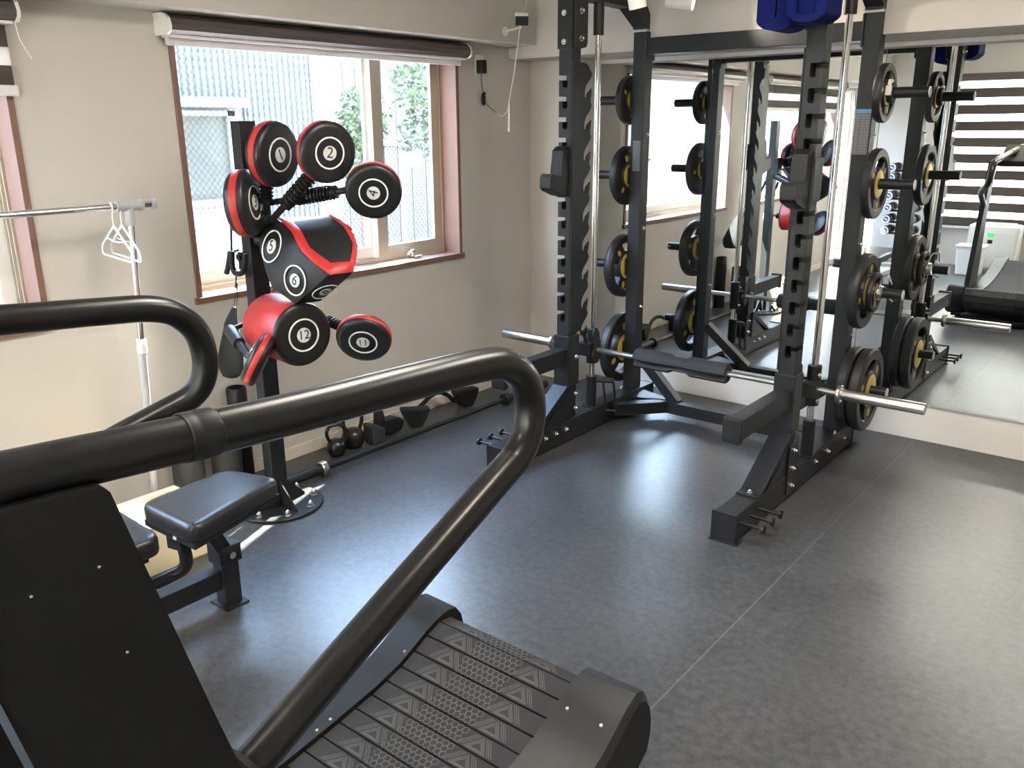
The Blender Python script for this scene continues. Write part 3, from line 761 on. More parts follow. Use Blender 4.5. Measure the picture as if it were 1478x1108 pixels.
def plate(kind, R, t, x, z, label, spin, sgn):
    key = kind
    m = axis_mtx((x, 4.198, z), (sgn, 0, 0), spin=math.radians(spin))
    if key not in protos:
        protos[key] = make_plate(R, t, 'weight_plate', label, solid=key.startswith('solid')); protos[key]['group'] = GP; protos[key].matrix_basis = m
    else: dup(protos[key], m, label, GP)
dz = {k: -(.0265 - .0245) for k in range(9)}
plate('s', .128, .034, -1.228, 1.729, 'small black plate on the top right horn beside the mirror top', 20, 1)
plate('m', .160, .040, -1.224, 1.332, 'black plate with gold centre on the second right horn, below the chart', 5, 1)
plate('l', .180, .048, -1.222, .831, 'black plate behind a small plate and silver clamp on the third right horn', 45, 1)
plate('xs', .095, .026, -1.172, .831, 'smallest black plate under the silver spring clamp on the third right horn', 0, 1)
plate('xl', .205, .050, -1.222, .351, 'inner large plate of the pair on the lowest right horn', 30, 1)
plate('xl', .205, .050, -1.160, .351, 'outer large plate of the pair on the lowest right horn, behind the bar sleeve', 12, 1)
plate('solid_s', .128, .034, -2.552, 1.729, 'small black plate on the top left horn near the plug', 0, -1)
plate('solid_m', .160, .040, -2.556, 1.332, 'medium black plate on the second left horn of the rack', 40, -1)
plate('l', .180, .048, -2.560, .831, 'black plate with yellow marks on the third left horn of the rack', 15, -1)
plate('xl', .205, .050, -2.560, .351, 'large plate with yellow marks on the lowest left horn of the rack', 60, -1)
# collars holding plates
def collar(x, z, sgn, label, style):
    t = thing('plate_collar', label, 'clamp', (x, 4.198, z), 'clamps on the rack horns')
    if style == 'spring':
        mb = MB(); pts = []
        for k in range(61):
            a = 2 * PI * k / 20 + 1; pts.append((x + sgn * (.004 + .022 * k / 60), 4.198 + math.cos(a) * .030, z + math.sin(a) * .030))
        mb.tube(pts, .0045, n=8); mb.build('spring_coil', 'zinc', t)
        mb = MB(); mb.tube(rounded([pts[0], V(pts[0]) + V((sgn * .01, -.03, .055)), V(pts[0]) + V((sgn * .045, -.045, .065)), V(pts[0]) + V((sgn * .055, -.02, .02))], .01), .0045, n=8)
        mb.tube(rounded([pts[-1], V(pts[-1]) + V((sgn * .01, .02, -.05)), V(pts[-1]) + V((sgn * .04, -.01, -.065))], .01), .0045, n=8)
        mb.lathe([(.026, 0), (.038, 0), (.038, .006), (.026, .006)], (x + sgn * .002, 4.198, z), (sgn, 0, 0), 28, closed=True); mb.build('handles', 'zinc', t)
    else:
        mb = MB(); mb.lathe([(.0255, 0), (.043, 0), (.046, .004), (.046, .020), (.043, .024), (.0255, .024)], (x, 4.198, z), (sgn, 0, 0), 32, closed=True); mb.build('ring', 'rack_flat' if style == 'black' else 'steel', t)
        mb = MB(); mb.box((min(x, x + sgn * .024), 4.140, z - .012), (max(x, x + sgn * .024), 4.160, z + .030), .003); mb.box((min(x + sgn * .006, x + sgn * .018), 4.150, z + .03), (max(x + sgn * .006, x + sgn * .018), 4.20, z + .056), .004); mb.build('lever', 'plastic' if style == 'black' else 'zinc', t)
collar(-1.209, 1.730, 1, 'black ring clamp beside the top right plate', 'black')
collar(-1.155, .832, 1, 'silver spring clamp in front of the third right plate', 'spring')
collar(-2.572, 1.730, -1, 'small silver clamp beside the top left plate', 'steel')
collar(-2.580, 1.333, -1, 'small silver clamp beside the second left plate', 'steel')

# blue foam sleeves hanging on the right front upright
t = thing('blue_foam_pad', 'dark blue folded foam pad hanging at the top of the right front upright', 'foam pad', (-1.32, 3.46, 1.98))
def loop(cx, cy, wx, z0, z1, th, dep, name, tilt=0):
    mb = MB(); N = 14; outer = []; inner = []
    for k in range(N + 1):
        a = PI + PI * k / N; outer.append((cx + math.cos(a) * wx, z0 + wx * .55 + math.sin(a) * wx * .55)); inner.append((cx + math.cos(a) * (wx - th), z0 + wx * .55 + math.sin(a) * (wx * .55 - th * .8)))
    outer = [(cx - wx, z1)] + outer + [(cx + wx, z1)]; inner = [(cx - wx + th, z1)] + inner + [(cx + wx - th, z1)]
    poly = outer + inner[::-1]
    mb.prism([(x, cy + tilt * (x - cx), z) for x, z in poly], (0, dep, 0), .008); return mb.build(name, 'blue', t, sharp=50)
loop(-1.385, 3.295, .070, 1.935, 2.30, .060, .150, 'folded_loop', .25)
loop(-1.268, 3.283, .070, 1.955, 2.30, .030, .165, 'folded_loop', .25)
mb = MB(); mb.box((-1.33, 3.305, 1.955), (-1.235, 3.435, 2.30), .012); mb.build('pad_core', 'blue', t)

# ------------------------------------------------------------------ boxing trainer
BX, BY = -2.969, 2.032
bt = thing('boxing_trainer', 'black and red boxing target stand with numbered round pads by the window', 'boxing machine', (BX, BY, 0))
mb = MB(); mb.lathe([(0, 0), (.190, 0), (.193, .003), (.193, .010), (.190, .013), (0, .013)], (-2.985, 2.045, 0), (0, 0, 1), 64); mb.build('base_disc', 'rack', bt)
mb = MB(); mb.box((-2.998, 1.995, .012), (-2.940, 2.070, 1.627), .003); mb.build('post', 'rack', bt)
for a, b in (((0, 1), (-2.969, 2.068)), ((1, 0), (-2.942, 2.032)), ((0, -1), (-2.969, 1.997)), ((-1, 0), (-2.996, 2.032))):
    d = V((a[0], a[1], 0)); p = V((b[0], b[1], .013)); sd = V((-d.y, d.x, 0)) * .003
    mb = MB(); mb.prism([p - sd, p + d * .105 - sd, p + d * .105 + V((0, 0, .012)) - sd, p + V((0, 0, .115)) - sd], sd * 2); mb.build('gusset_fin', 'rack', bt)
for k in range(8):
    a = math.radians(22.5 + 45 * k); p = V((-2.985 + .158 * math.cos(a), 2.045 + .158 * math.sin(a), .013))
    mb = MB(); mb.cyl(p, p + V((0, 0, .004)), .015, n=18); mb.cyl(p + V((0, 0, .004)), p + V((0, 0, .016)), .012, n=6); mb.sphere(p + V((0, 0, .016)), .010, sz=1.3, n=12, m=8); mb.build('base_nut', 'zinc', bt)

def view_normal(px, py, nx, ny, th):
    vd = ray(px, py).normalized(); rt = (CR - vd * CR.dot(vd)).normalized(); up = rt.cross(vd)
    L = math.hypot(nx, ny); nx /= L; ny /= L; t = math.radians(th)
    return (-vd * math.cos(t) + (rt * nx + up * ny) * math.sin(t)).normalized(), rt, up
def target(parent, c, n, xdir, R, num, spin, k=1.0):
    """white ring, grey disc and black number printed on a face"""
    mb = MB(); mb.ring(c, n, R * .475, R * .525, lift=.0006); mb.build('printed_ring', 'print', parent)
    mb = MB(); mb.ring(c, n, 0, R * .235, lift=.0006); mb.build('number_disc', 'print_g', parent)
    m = plane_mtx(V(c) + n * .0016, xdir, n) @ Matrix.Rotation(math.radians(spin), 4, 'Z')
    text_mesh(num, R * .50 * (1 if len(num) == 1 else .80), 'number', 'ink', parent, m)
def pad(px, py, w, R, th_total, nx, ny, th, num, spin, name='target_pad', band=(.34, .70)):
    c = pw(px, py, w); n, rt, up = view_normal(px, py, nx, ny, th); T = th_total
    mb = MB(); e = min(.014, T * .3); b0, b1 = T * band[0], T * band[1]
    mb.m = 0; mb.lathe([(0, 0), (R * .80, 0.0), (R - e, -.001), (R - e * .3, -e * .4), (R, -e), (R, -b0)], c, n, 56)
    mb.m = 1; mb.lathe([(R, -b0), (R + .0015, -b0 - .002), (R + .0015, -b1 + .002), (R, -b1)], c, n, 56)
    mb.m = 0; mb.lathe([(R, -b1), (R, -T + e), (R - e, -T), (0, -T)], c, n, 56)
    bmesh.ops.remove_doubles(mb.bm, verts=mb.bm.verts[:], dist=1e-5)
    o = mb.build(name, ['vinyl', 'red'], bt, sharp=50)
    if num: target(o, c, n, rt, R, num, spin)
    return c, n, o
def arm(p0, p1, s0, s1, r=.013, rc=.026, turns=11, name='spring_arm'):
    """rod from p0 to p1 with a coil spring between fractions s0..s1"""
    p0 = V(p0); p1 = V(p1); mb = MB(); mb.cyl(p0, p1, r, n=14); o = mb.build(name, 'rack_flat', bt)
    a, b, d = MB.frame(p1 - p0); L = (p1 - p0).length; pts = []
    N = turns * 14
    for k in range(N + 1):
        t = k / N; q = 2 * PI * turns * t; pts.append(p0 + d * (L * (s0 + (s1 - s0) * t)) + a * (math.cos(q) * rc) + b * (math.sin(q) * rc))
    mb = MB(); mb.tube(pts, .0042, n=7); mb.cyl(p0 + d * L * (s0 - .03), p0 + d * L * (s0 + .02), rc * 1.02, n=18); mb.cyl(p0 + d * L * (s1 - .02), p0 + d * L * (s1 + .03), rc * 1.02, n=18); mb.cyl(p0 + d * L * s0, p0 + d * L * s1, rc * .8, n=16)
    mb.build('coil_spring', 'rack_flat', o); return o
c1, n1, _ = pad(404.5, 223.5, 3.15, .118, .073, 1, -.10, 50, '1', 22)
c2, n2, _ = pad(476, 221, 3.10, .1105, .063, 1, -.28, 27, '2', -10)
c4, n4, _ = pad(539, 278.5, 3.15, .1043, .061, -.12, -1, 19, '4', 75)
c3, n3, _ = pad(368, 292, 3.20, .122, .078, 1, .05, 70, '3', 0)
c12, n12, _ = pad(438.5, 483.5, 3.24, .1225, .27, 1, -.36, 31, '12', 4, name='cylinder_pad', band=(.055, .955))
c11, n11, _ = pad(524, 494, 3.30, .1065, .058, -.22, -1, 43, '11', 6)
c10, n10, _ = pad(383, 524, 3.18, .101, .058, 1, -.48, 87, None, 0, name='knee_pad')
hub = pw(386, 322, 3.30)
mb = MB(); mb.box(V((-2.950, 1.985, hub.z - .06)), V((-2.90, 2.08, hub.z + .08)), .004); mb.build('arm_hub', 'rack', bt)
mb = MB(); mb.box((-2.97, 1.930, hub.z - .03), (-2.925, 1.995, hub.z + .07), .002); mb.build('arm_bracket', 'rack', bt)
arm(hub + V((0, 0, .03)), c1 - n1 * .07, .25, .80, turns=9)
arm(pw(392, 318, 3.27), c2 - n2 * .062 - CU * .045, .30, .88, turns=10)
arm(pw(384, 293, 3.30), c4 - n4 * .06 - CR * .05, .33, .72, turns=11)
arm(pw(392, 322, 3.31), c3 - n3 * .08, .2, .6, turns=5)
arm(pw(468, 461, 3.42), c11 - n11 * .055 - CR * .02, .10, .55, rc=.019, turns=6)
# chromed strut carrying the knee pad
s0 = pw(331, 476, 3.40); s1 = pw(358, 512, 3.26); s2 = c10 - n10 * .056
mb = MB(); mb.cyl(pw(352, 468, 3.47), s0, .010, n=12); mb.cyl(s0, s0 + (s1 - s0) * .55, .024, n=20); mb.cyl(s0 + (s1 - s0) * .5, s1, .015, n=16)
st_ = mb.build('strut', 'rack', bt)
mb = MB(); mb.cyl(s1, s2, .013, n=14); mb.cyl(s1, pw(356, 530, 3.20), .004, n=8); mb.cyl(pw(374, 490, 3.19), s1, .004, n=8); mb.build('strut_fork', 'chrome', st_)

# angular body pad
def zc(x, y): return (360 + x / 7.388, 300 + y / 7.388)
fr = [((270, 112), 3.07), ((450, 250), 2.985), ((560, 470), 2.92), ((860, 715), 2.86), ((1120, 682), 2.92), ((1172, 390), 2.98), ((1085, 205), 3.04), ((880, 68), 3.10)]
bk = [((205, 150), 3.19), ((105, 262), 3.16), ((100, 450), 3.12), ((212, 862), 3.06), ((462, 1046), 3.02), ((745, 1012), 3.06), ((1100, 690), 3.22), ((1060, 240), 3.34), ((860, 90), 3.36)]
FRp = [pw(*zc(*p), w + .19) for p, w in fr]; BKp = [pw(*zc(*p), min(w + .18, 3.46)) for p, w in bk]
cen = sum(FRp, V()) / len(FRp)
fn = V()
for i in range(len(FRp)): fn += (FRp[i] - cen).cross(FRp[(i + 1) % len(FRp)] - cen)
fn.normalize()
if fn.dot(cen - CAM) > 0: fn = -fn
mb = MB()
hullv = [mb.bm.verts.new(p) for p in FRp + BKp]
r = bmesh.ops.convex_hull(mb.bm, input=hullv)
for v in [v for v in mb.bm.verts if not v.link_faces]: mb.bm.verts.remove(v)
for e in [e for e in mb.bm.edges if not e.link_faces]: mb.bm.edges.remove(e)
bmesh.ops.recalc_face_normals(mb.bm, faces=mb.bm.faces[:])
bmesh.ops.subdivide_edges(mb.bm, edges=mb.bm.edges[:], cuts=2, use_grid_fill=True)
bmesh.ops.smooth_vert(mb.bm, verts=mb.bm.verts[:], factor=.25, use_axis_x=True, use_axis_y=True, use_axis_z=True)
for f in mb.bm.faces: f.smooth = True
from mathutils.bvhtree import BVHTree
body_bvh = BVHTree.FromBMesh(mb.bm)
body = mb.build('body_pad', 'vinyl', bt, sharp=25)
def hit(px, py, off=.0):
    loc, nr, i, dd = body_bvh.ray_cast(CAM, ray(px, py).normalized())
    return (loc, nr) if loc is not None else (None, None)
def skin_strip(pairs, name, m, lift=.004, sub=8):
    """a padded band laid over the body between two image-side outlines, following its surface"""
    mb = MB(); rows = []
    P = []
    for (a, b) in pairs: P.append((a, b))
    for i in range(len(P) - 1):
        for k in range(sub):
            t = k / sub; a = [P[i][0][j] * (1 - t) + P[i + 1][0][j] * t for j in (0, 1)]; b = [P[i][1][j] * (1 - t) + P[i + 1][1][j] * t for j in (0, 1)]
            rows.append((a, b))
    rows.append(P[-1])
    grid = []
    for a, b in rows:
        col = []
        for q in range(5):
            t = q / 4; px, py = a[0] * (1 - t) + b[0] * t, a[1] * (1 - t) + b[1] * t
            loc, nr = hit(*zc(px, py))
            if loc is None:
                cx_, cy_ = 620, 520; s_ = .985
                for _ in range(14):
                    px = cx_ + (px - cx_) * s_; py = cy_ + (py - cy_) * s_; loc, nr = hit(*zc(px, py))
                    if loc is not None: break
            l = lift * (1 if 0 < q < 4 else .3)
            col.append(mb.bm.verts.new(loc + nr * l) if loc is not None else None)
        grid.append(col)
    for A, B in zip(grid, grid[1:]):
        for k in range(4):
            q = [A[k], B[k], B[k + 1], A[k + 1]]
            if all(v is not None for v in q): mb._f(q)
    return mb.build(name, m, body, sharp=60)
band = [((285, 108), (352, 106)), ((360, 160), (470, 160)), ((450, 255), (545, 232)), ((510, 370), (600, 340)), ((560, 470), (645, 425)), ((690, 590), (745, 500)), ((858, 712), (868, 588)),
        ((990, 698), (975, 578)), ((1118, 680), (1074, 570)), ((1150, 530), (1090, 480)), ((1170, 392), (1104, 382)), ((1135, 290), (1055, 285)), ((1082, 205), (1008, 205)), ((985, 130), (925, 140)), ((882, 72), (842, 88))]
skin_strip(band, 'red_band', 'red', .006, 6)
for (px, py), R, num, sp in (((245, 412), .064, '5', -10), ((492, 772), .058, '6', -25), ((808, 886), .052, '8', 12)):
    loc, nr = hit(*zc(px, py))
    if loc is not None:
        acc = V()
        for dx, dy in ((-70, 0), (70, 0), (0, -70), (0, 60), (0, 0)):
            l2, n2_ = hit(*zc(px + dx, py + dy))
            if n2_ is not None: acc += n2_
        nr = acc.normalized()
        target(body, loc + nr * .003, nr, CR, R * 1.9, num, sp)
mb = MB(); mb.cyl((-2.94, 2.03, 1.18), BKp[1] * .4 + BKp[6] * .6, .03, n=16); mb.build('body_mount', 'rack', bt)
# clips on the side of the post
mb = MB(); k0 = on_y(347, 371, 1.985); mb.cyl(k0 + V((-.03, .01, .0)), k0 + V((.03, .01, 0)), .011, n=12); mb.cyl(k0 + V((0, .012, 0)), k0 + V((0, -.012, 0)), .012, n=14); mb.box(k0 + V((-.012, -.004, -.05)), k0 + V((.012, .012, .02)), .002); mb.build('side_clip', 'rack_flat', bt)

# handles on a strap, drawstring bag
t = thing('strap_handles', 'black strap with foam handles hanging on the side of the boxing stand', 'strap', on_y(335, 365, 1.97))
def pl(pts, Y): return [on_y(x, y, Y) for x, y in pts]
mb = MB(); mb.tube(catmull(pl([(333.5, 330), (334, 350), (335, 362), (344, 361)], 1.975), 4), .004, n=8); mb.build('strap', 'bag', t)
mb = MB(); mb.tube(catmull(pl([(341, 398), (340.5, 408), (339.5, 415)], 1.975), 3), .003, n=8); mb.build('strap', 'bag', t)
mb = MB(); mb.tube(catmull(pl([(332.5, 362), (330.5, 378), (327, 394)], 1.97), 5), .011, n=12); mb.build('foam_handle', 'rack_flat', t)
mb = MB(); mb.tube(catmull(pl([(335, 362), (335, 380), (338, 392), (343, 395), (350, 393), (353.5, 380), (354, 366)], 1.965), 5), .011, n=12); mb.build('foam_handle', 'rack_flat', t)
t = thing('drawstring_bag', 'limp black drawstring bag hanging left of the red cylinder pad', 'bag', on_y(335, 545, 2.06))
def loft(rows, name, m, parent, n=18, flat=.40, Y=2.06):
    mb = MB(); R = []
    for (xc, y, hw) in rows:
        c = on_y(xc, y, Y); e = on_y(xc + hw, y, Y); hwm = (e - c).length
        R.append([mb.bm.verts.new(c + V((math.cos(2 * PI * k / n) * hwm * (1 + .08 * math.sin(5 * k)), math.sin(2 * PI * k / n) * hwm * flat, .004 * math.sin(3 * k)))) for k in range(n)])
    for A, B in zip(R, R[1:]):
        for k in range(n): mb._f([A[k], B[k], B[(k + 1) % n], A[(k + 1) % n]])
    mb._f(R[0]); mb._f(R[-1][::-1]); return mb.build(name, m, parent, sharp=70)
loft([(339, 444, 3), (337, 452, 5), (334, 468, 9), (334, 486, 12), (334, 505, 15.5), (333.5, 522, 17.5), (334, 534, 16), (332, 542, 10)], 'pouch', 'bag', t)
mb = MB(); mb.tube(pl([(342, 408), (339.5, 430), (337, 447)], 2.06), .0018, n=6); mb.tube(pl([(342.5, 408), (342.5, 430), (340.5, 447)], 2.06), .0018, n=6); mb.build('drawstring', 'rack_flat', t)

# ------------------------------------------------------------------ curved treadmill
tm = thing('curved_treadmill', 'large black curved treadmill with thick tube handrails in the foreground', 'treadmill', (-1.21, .6, 0))
DK = [(-.36, .316), (-.20, .276), (0, .226), (.20, .190), (.40, .168), (.60, .158), (.80, .160), (.94, .170), (1.10, .190), (1.244, .212), (1.324, .233), (1.377, .255), (1.427, .278), (1.470, .294), (1.515, .300)]
def zd(y):
    for (a, b), (c, d) in zip(DK, DK[1:]):
        if y <= c: return b + (d - b) * (y - a) / (c - a)
    return DK[-1][1]
BX0, BX1 = -1.453, -1.012
# slatted belt, pattern cut into the slats
mb = MB(); pitch = .0545; ycur = -.34; slats = []
arcs = [(-.34, zd(-.34))]; y = -.34
L = 0
while y < 1.515:
    y2 = y + .004; arcs.append((y2, zd(y2))); y = y2
# bend over the far drum
cy, cz, Rr = 1.462, .205, .098
for k in range(1, 22):
    a = math.radians(60 - k * 6); arcs.append((cy + Rr * math.cos(a), cz + Rr * math.sin(a)))
S = [0]
for p, q in zip(arcs, arcs[1:]): S.append(S[-1] + math.hypot(q[0] - p[0], q[1] - p[1]))
def at_s(s):
    for i in range(len(S) - 1):
        if s <= S[i + 1]:
            t = (s - S[i]) / max(1e-9, S[i + 1] - S[i]); return (arcs[i][0] + (arcs[i + 1][0] - arcs[i][0]) * t, arcs[i][1] + (arcs[i + 1][1] - arcs[i][1]) * t)
    return arcs[-1]
s_end = min(range(len(arcs)), key=lambda i: abs(arcs[i][0] - 1.478) + (0 if arcs[i][1] > .2 else 9)); off = (S[s_end] % pitch)
s = off - pitch if off > 0 else 0
W = BX1 - BX0
hexes = []
for gy in (-.0165, 0, .0165): pass
s = off
while s + pitch < S[-1]:
    p = V((0, *at_s(s + .0022))); q = V((0, *at_s(s + pitch - .0022))); d = (q - p).normalized(); nrm = V((0, -d.z, d.y)); Ls = (q - p).length
    def P(u, v, h=0.0): return V((BX0 + u, 0, 0)) + p + d * v + nrm * h
    mb.m = 0
    A = [P(0, 0), P(W, 0), P(W, Ls), P(0, Ls)]; mb.prism(A, nrm * -.016, .0015)
    visible = .55 < (p.y + q.y) / 2 < 1.55
    if visible:
        mb.m = 1; lw = .0009
        def stroke(a, b, w=lw):
            a_ = V((a[0], a[1])); b_ = V((b[0], b[1])); e = (b_ - a_).normalized(); nn = V((-e.y, e.x)) * w
            mb.quad(P(*(a_ - nn), .0006), P(*(b_ - nn), .0006), P(*(b_ + nn), .0006), P(*(a_ + nn), .0006))
        r_ = .0098; hw = r_ * math.sqrt(3) / 2
        def hexagon(uc, vc, r0=r_ * .93):
            pts = [(uc + r0 * math.sin(PI / 3 * k), vc + r0 * math.cos(PI / 3 * k)) for k in range(6)]
            for k in range(6): stroke(pts[k], pts[(k + 1) % 6])
        for row, vc in enumerate((Ls * .5 - r_ * 1.5, Ls * .5, Ls * .5 + r_ * 1.5)):
            u = .150 + (hw if row % 2 else 0)
            while u < .292: hexagon(u, vc); u += 2 * hw
        for uc, fl in ((.100, 1), (.340, -1)):
            for g in (.003, .0095, .016):
                hgt = Ls - .008; half = .034 - g * .9
                if half <= .004: continue
                a = (uc - half, .004 + g * .35); b = (uc + half, .004 + g * .35); c_ = (uc, Ls - .004 - g * .9)
                stroke(a, b); stroke(b, c_); stroke(c_, a)
            for g in (0, .006, .012):
                stroke((uc + .040 + g, .005), (uc + .008 + g, Ls - .005)); stroke((uc - .040 - g, .005), (uc - .008 - g, Ls - .005))
    s += pitch
bl = mb.build('slatted_belt', [mat('belt_rubber', (.022, .021, .0215), .65, spec=.16, bump=.2, bscale=500, var=.2, vscale=15), mat('belt_pattern', (.056, .054, .052), .7), 'slat_edge'], tm)
mb = MB(); ys = [a for a, b in DK]
poly = [(y, zd(y) - .020) for y in ys] + [(1.545, .24), (1.53, .16), (1.48, .11), (1.40, .095), (-.25, .095), (-.38, .16), (-.40, .24)]
mb.prism([(BX0 + .004, y, z) for y, z in poly], (W - .008, 0, 0)); mb.build('drum_housing', 'slat_edge', tm)
# side covers
def cover(xi_, xo2, name):
    inn = [(y, zd(y) + .010) for y in ys]; out = [(y, zd(y) - (.030 if y < 1.40 else .030 - .030 * min(1, (y - 1.40) / .11)) + .012) for y in ys]
    endp = [(1.545, .302), (1.566, .272), (1.575, .235), (1.575, .195), (1.562, .150), (1.535, .112), (1.490, .082), (1.43, .066), (1.30, .060), (-.20, .060), (-.33, .085), (-.40, .14), (-.42, .22), (-.405, .28)]
    inn += [(a, min(b + .002, .310)) for a, b in endp]; out += endp
    mb = MB(); A = [mb.bm.verts.new((xi_, y, z)) for y, z in inn]; s_ = 1 if xo2 > xi_ else -1
    B = [mb.bm.verts.new((xo2 - s_ * .014, y, z + (.004 if z > .15 else 0))) for y, z in out]
    cen_ = V((xo2, .6, .16)); 
    def shrink(y, z): 
        return (y + (-.010 if y > 1.5 else .010 if y < -.35 else 0), z + (-.012 if z > .12 else .010))
    Cc = [mb.bm.verts.new((xo2, *shrink(y, z))) for y, z in out]; n = len(A)
    for R0, R1 in ((A, B), (B, Cc)):
        for k in range(n): mb._f([R0[k], R1[k], R1[(k + 1) % n], R0[(k + 1) % n]])
    mb._f(A); mb._f(Cc[::-1]); return mb.build(name, 'cover', tm, sharp=28)
cvR = cover(BX1 + .004, -.838, 'side_cover'); cvL = cover(BX0 - .004, -1.585, 'side_cover')
cvb = BVHTree.FromPolygons([v.co.copy() for v in cvR.data.vertices], [tuple(p.vertices) for p in cvR.data.polygons])
for (px, py, par) in ((819, 1023, cvR), (868, 1047.5, cvR)):
    c = cvb.ray_cast(CAM, ray(px, py).normalized())[0]; mb = MB(); mb.lathe([(0, .004), (.004, .004), (.0055, .001), (.0055, -.02), (0, -.02)], c, (0, -.35, 1), 14); mb.build('rivet', 'zinc', par)
for (px, py) in ((583.5, 925), (477, 1035.5), (458, 1052.5)):
    c = on_x(px, py, -1.470); c.z = zd(c.y) + .009; mb = MB(); mb.lathe([(0, .004), (.004, .004), (.0055, .001), (.0055, -.02), (0, -.02)], c, (0, -.3, 1), 14); mb.build('rivet', 'zinc', cvL)
# chassis and feet
mb = MB()
for x in (-1.52, -.90): mb.box((x - .03, -.30, .045), (x + .03, 1.44, .100), .004)
for y in (-.15, 1.25): mb.box((-1.52, y - .03, .05), (-.90, y + .03, .09), .004)
mb.build('chassis', 'rack', tm)
for x in (-1.52, -.90):
    for y in (-.20, 1.36):
        mb = MB(); mb.cyl((x, y, .016), (x, y, .05), .012, n=14); mb.lathe([(0, 0), (.030, 0), (.032, .006), (.026, .016), (0, .018)], (x, y, 0), (0, 0, 1), 22); mb.build('levelling_foot', 'rack_flat', tm)
mb = MB(); mb.box((-1.50, 1.40, .012), (-.92, 1.455, .05), .004); mb.build('front_foot_bar', 'rack_flat', tm)
# uprights
def upright(x0, x1):
    mb = MB(); prof = [(.150, 1.282), (.345, 1.268), (.357, 1.255), (.454, .875), (.640, .150), (.640, .06), (.30, .06), (.30, .72), (.242, 1.002), (.225, 1.087)]
    mb.prism([(x0, y, z) for y, z in prof], (x1 - x0, 0, 0), .005)
    return mb.build('upright_panel', 'panel', tm)
uR = upright(-.850, -.800); uL = upright(-1.632, -1.590)
for (px, py) in ((45, 861), (143, 818), (184, 941)):
    c = on_x(px, py, -.800); mb = MB(); mb.lathe([(0, .0012), (.0016, .0008), (.002, 0), (0, -.002)], c, (1, 0, 0), 10); mb.build('pin_head', 'zinc', uR)
# tubular handrails
def rail(pts, r=.0262):
    mb = MB(); mb.tube(pts, r, n=28); return mb.build('handrail', 'tube', tm, sharp=60)
rp = [(-.83, -.40, 1.346), (-.83, -.06, 1.318), (-.83, .271, 1.290), (-.83, .577, 1.267), (-.83, .80, 1.257), (-.83, .945, 1.249), (-.83, 1.010, 1.237), (-.83, 1.055, 1.206), (-.83, 1.076, 1.160), (-.83, 1.070, 1.108), (-.83, 1.040, 1.072), (-.83, .985, 1.046), (-.83, .744, .937), (-.83, .504, .826), (-.83, .40, .778)]
rR = rail(catmull(rp, 7))
lp = [(-1.50, -.40, 1.376), (-1.50, -.06, 1.350), (-1.50, .30, 1.322), (-1.50, .534, 1.304), (-1.50, .70, 1.290), (-1.50, .785, 1.281), (-1.50, .838, 1.262), (-1.50, .876, 1.222), (-1.502, .890, 1.168), (-1.508, .884, 1.120), (-1.522, .862, 1.086), (-1.545, .815, 1.062), (-1.592, .700, 1.010), (-1.606, .56, .950), (-1.61, .38, .87)]
rL = rail(catmull(lp, 7), .0252)
mb = MB(); a = V((-.83, .452, 1.2766)); b = V((-.83, .492, 1.2735)); mb.lathe([(.0264, 0), (.0280, .002), (.0282, .010), (.0274, .013), (.0282, .016), (.0282, .036), (.0280, .038), (.0264, .040)], a, b - a, 36); mb.build('rail_sleeve', 'rack_flat', rR)
mb = MB(); a = V((-1.50, .12, 1.336)); b = V((-1.50, .16, 1.333)); mb.lathe([(.0254, 0), (.0272, .002), (.0272, .036), (.0254, .040)], a, b - a, 36); mb.build('rail_sleeve', 'rack_flat', rL)
d = (V((-.83, .504, .826)) - V((-.83, .40, .778))).normalized()
mb = MB(); mb.lathe([(0, 0), (.046, 0), (.050, .004), (.050, .010), (.040, .016), (.026, .020), (.024, .03)], V((-.83, .474, .812)) - d * .0, d, 36); mb.build('rail_flange', 'rack_flat', rR)
# console behind the photographer's left, carried by the uprights
mb = MB(); mb.prism([(-1.60, .15, 1.262), (-1.60, -.02, 1.290), (-1.60, -.20, 1.400), (-1.60, -.23, 1.385), (-1.60, -.10, 1.23), (-1.60, .14, 1.21)], (.78, 0, 0), .006); cs = mb.build('console', 'panel', tm)
mb = MB(); mb.prism([(-1.38, -.035, 1.302), (-1.38, -.185, 1.394), (-1.38, -.186, 1.391), (-1.38, -.038, 1.298)], (.34, 0, 0)); mb.build('display', 'rack_flat', cs)

# ------------------------------------------------------------------ adjustable bench
bn = thing('weight_bench', 'black adjustable bench with padded seat beside the boxing stand base', 'bench', (-2.44, 1.1, 0))
def cushion(poly, z0, z1, name):
    mb = MB(); mb.pillow(poly, .055, [(.012, z0), (.003, z0 + .004), (0, z0 + .012), (0, z1 - .016), (.004, z1 - .006), (.012, z1 - .001), (.030, z1)])
    return mb.build(name, 'vinyl_g', bn, sharp=60)
seat = [(-2.512, 1.195), (-2.205, 1.200), (-2.318, 1.610), (-2.552, 1.545)]
cushion(seat, .392, .452, 'seat_pad')
cx = sum(p[0] for p in seat) / 4; cy = sum(p[1] for p in seat) / 4
mb = MB(); mb.prism([(cx + (x - cx) * .93, cy + (y - cy) * .95, .372) for x, y in seat], (0, 0, .022), .003); mb.build('seat_board', 'rack_flat', bn)
mb = MB(); mb.beam((-2.365, 1.22, .350), (-2.432, 1.53, .350), .062, .055, bev=.003); sfr = mb.build('seat_frame', 'rack', bn)
mb = MB(); c = V((-2.360, 1.335, .352)); mb.cyl(c, c + V((.016, .003, 0)), .014, n=18); mb.cyl(c + V((.016, .003, 0)), c + V((.020, .0035, 0)), .007, n=6); mb.build('pivot_bolt', 'zinc', sfr)
mb = MB(); mb.box((-2.318, 1.196, .385), (-2.300, 1.199, .396)); mb.build('maker_tag', 'print', sfr)
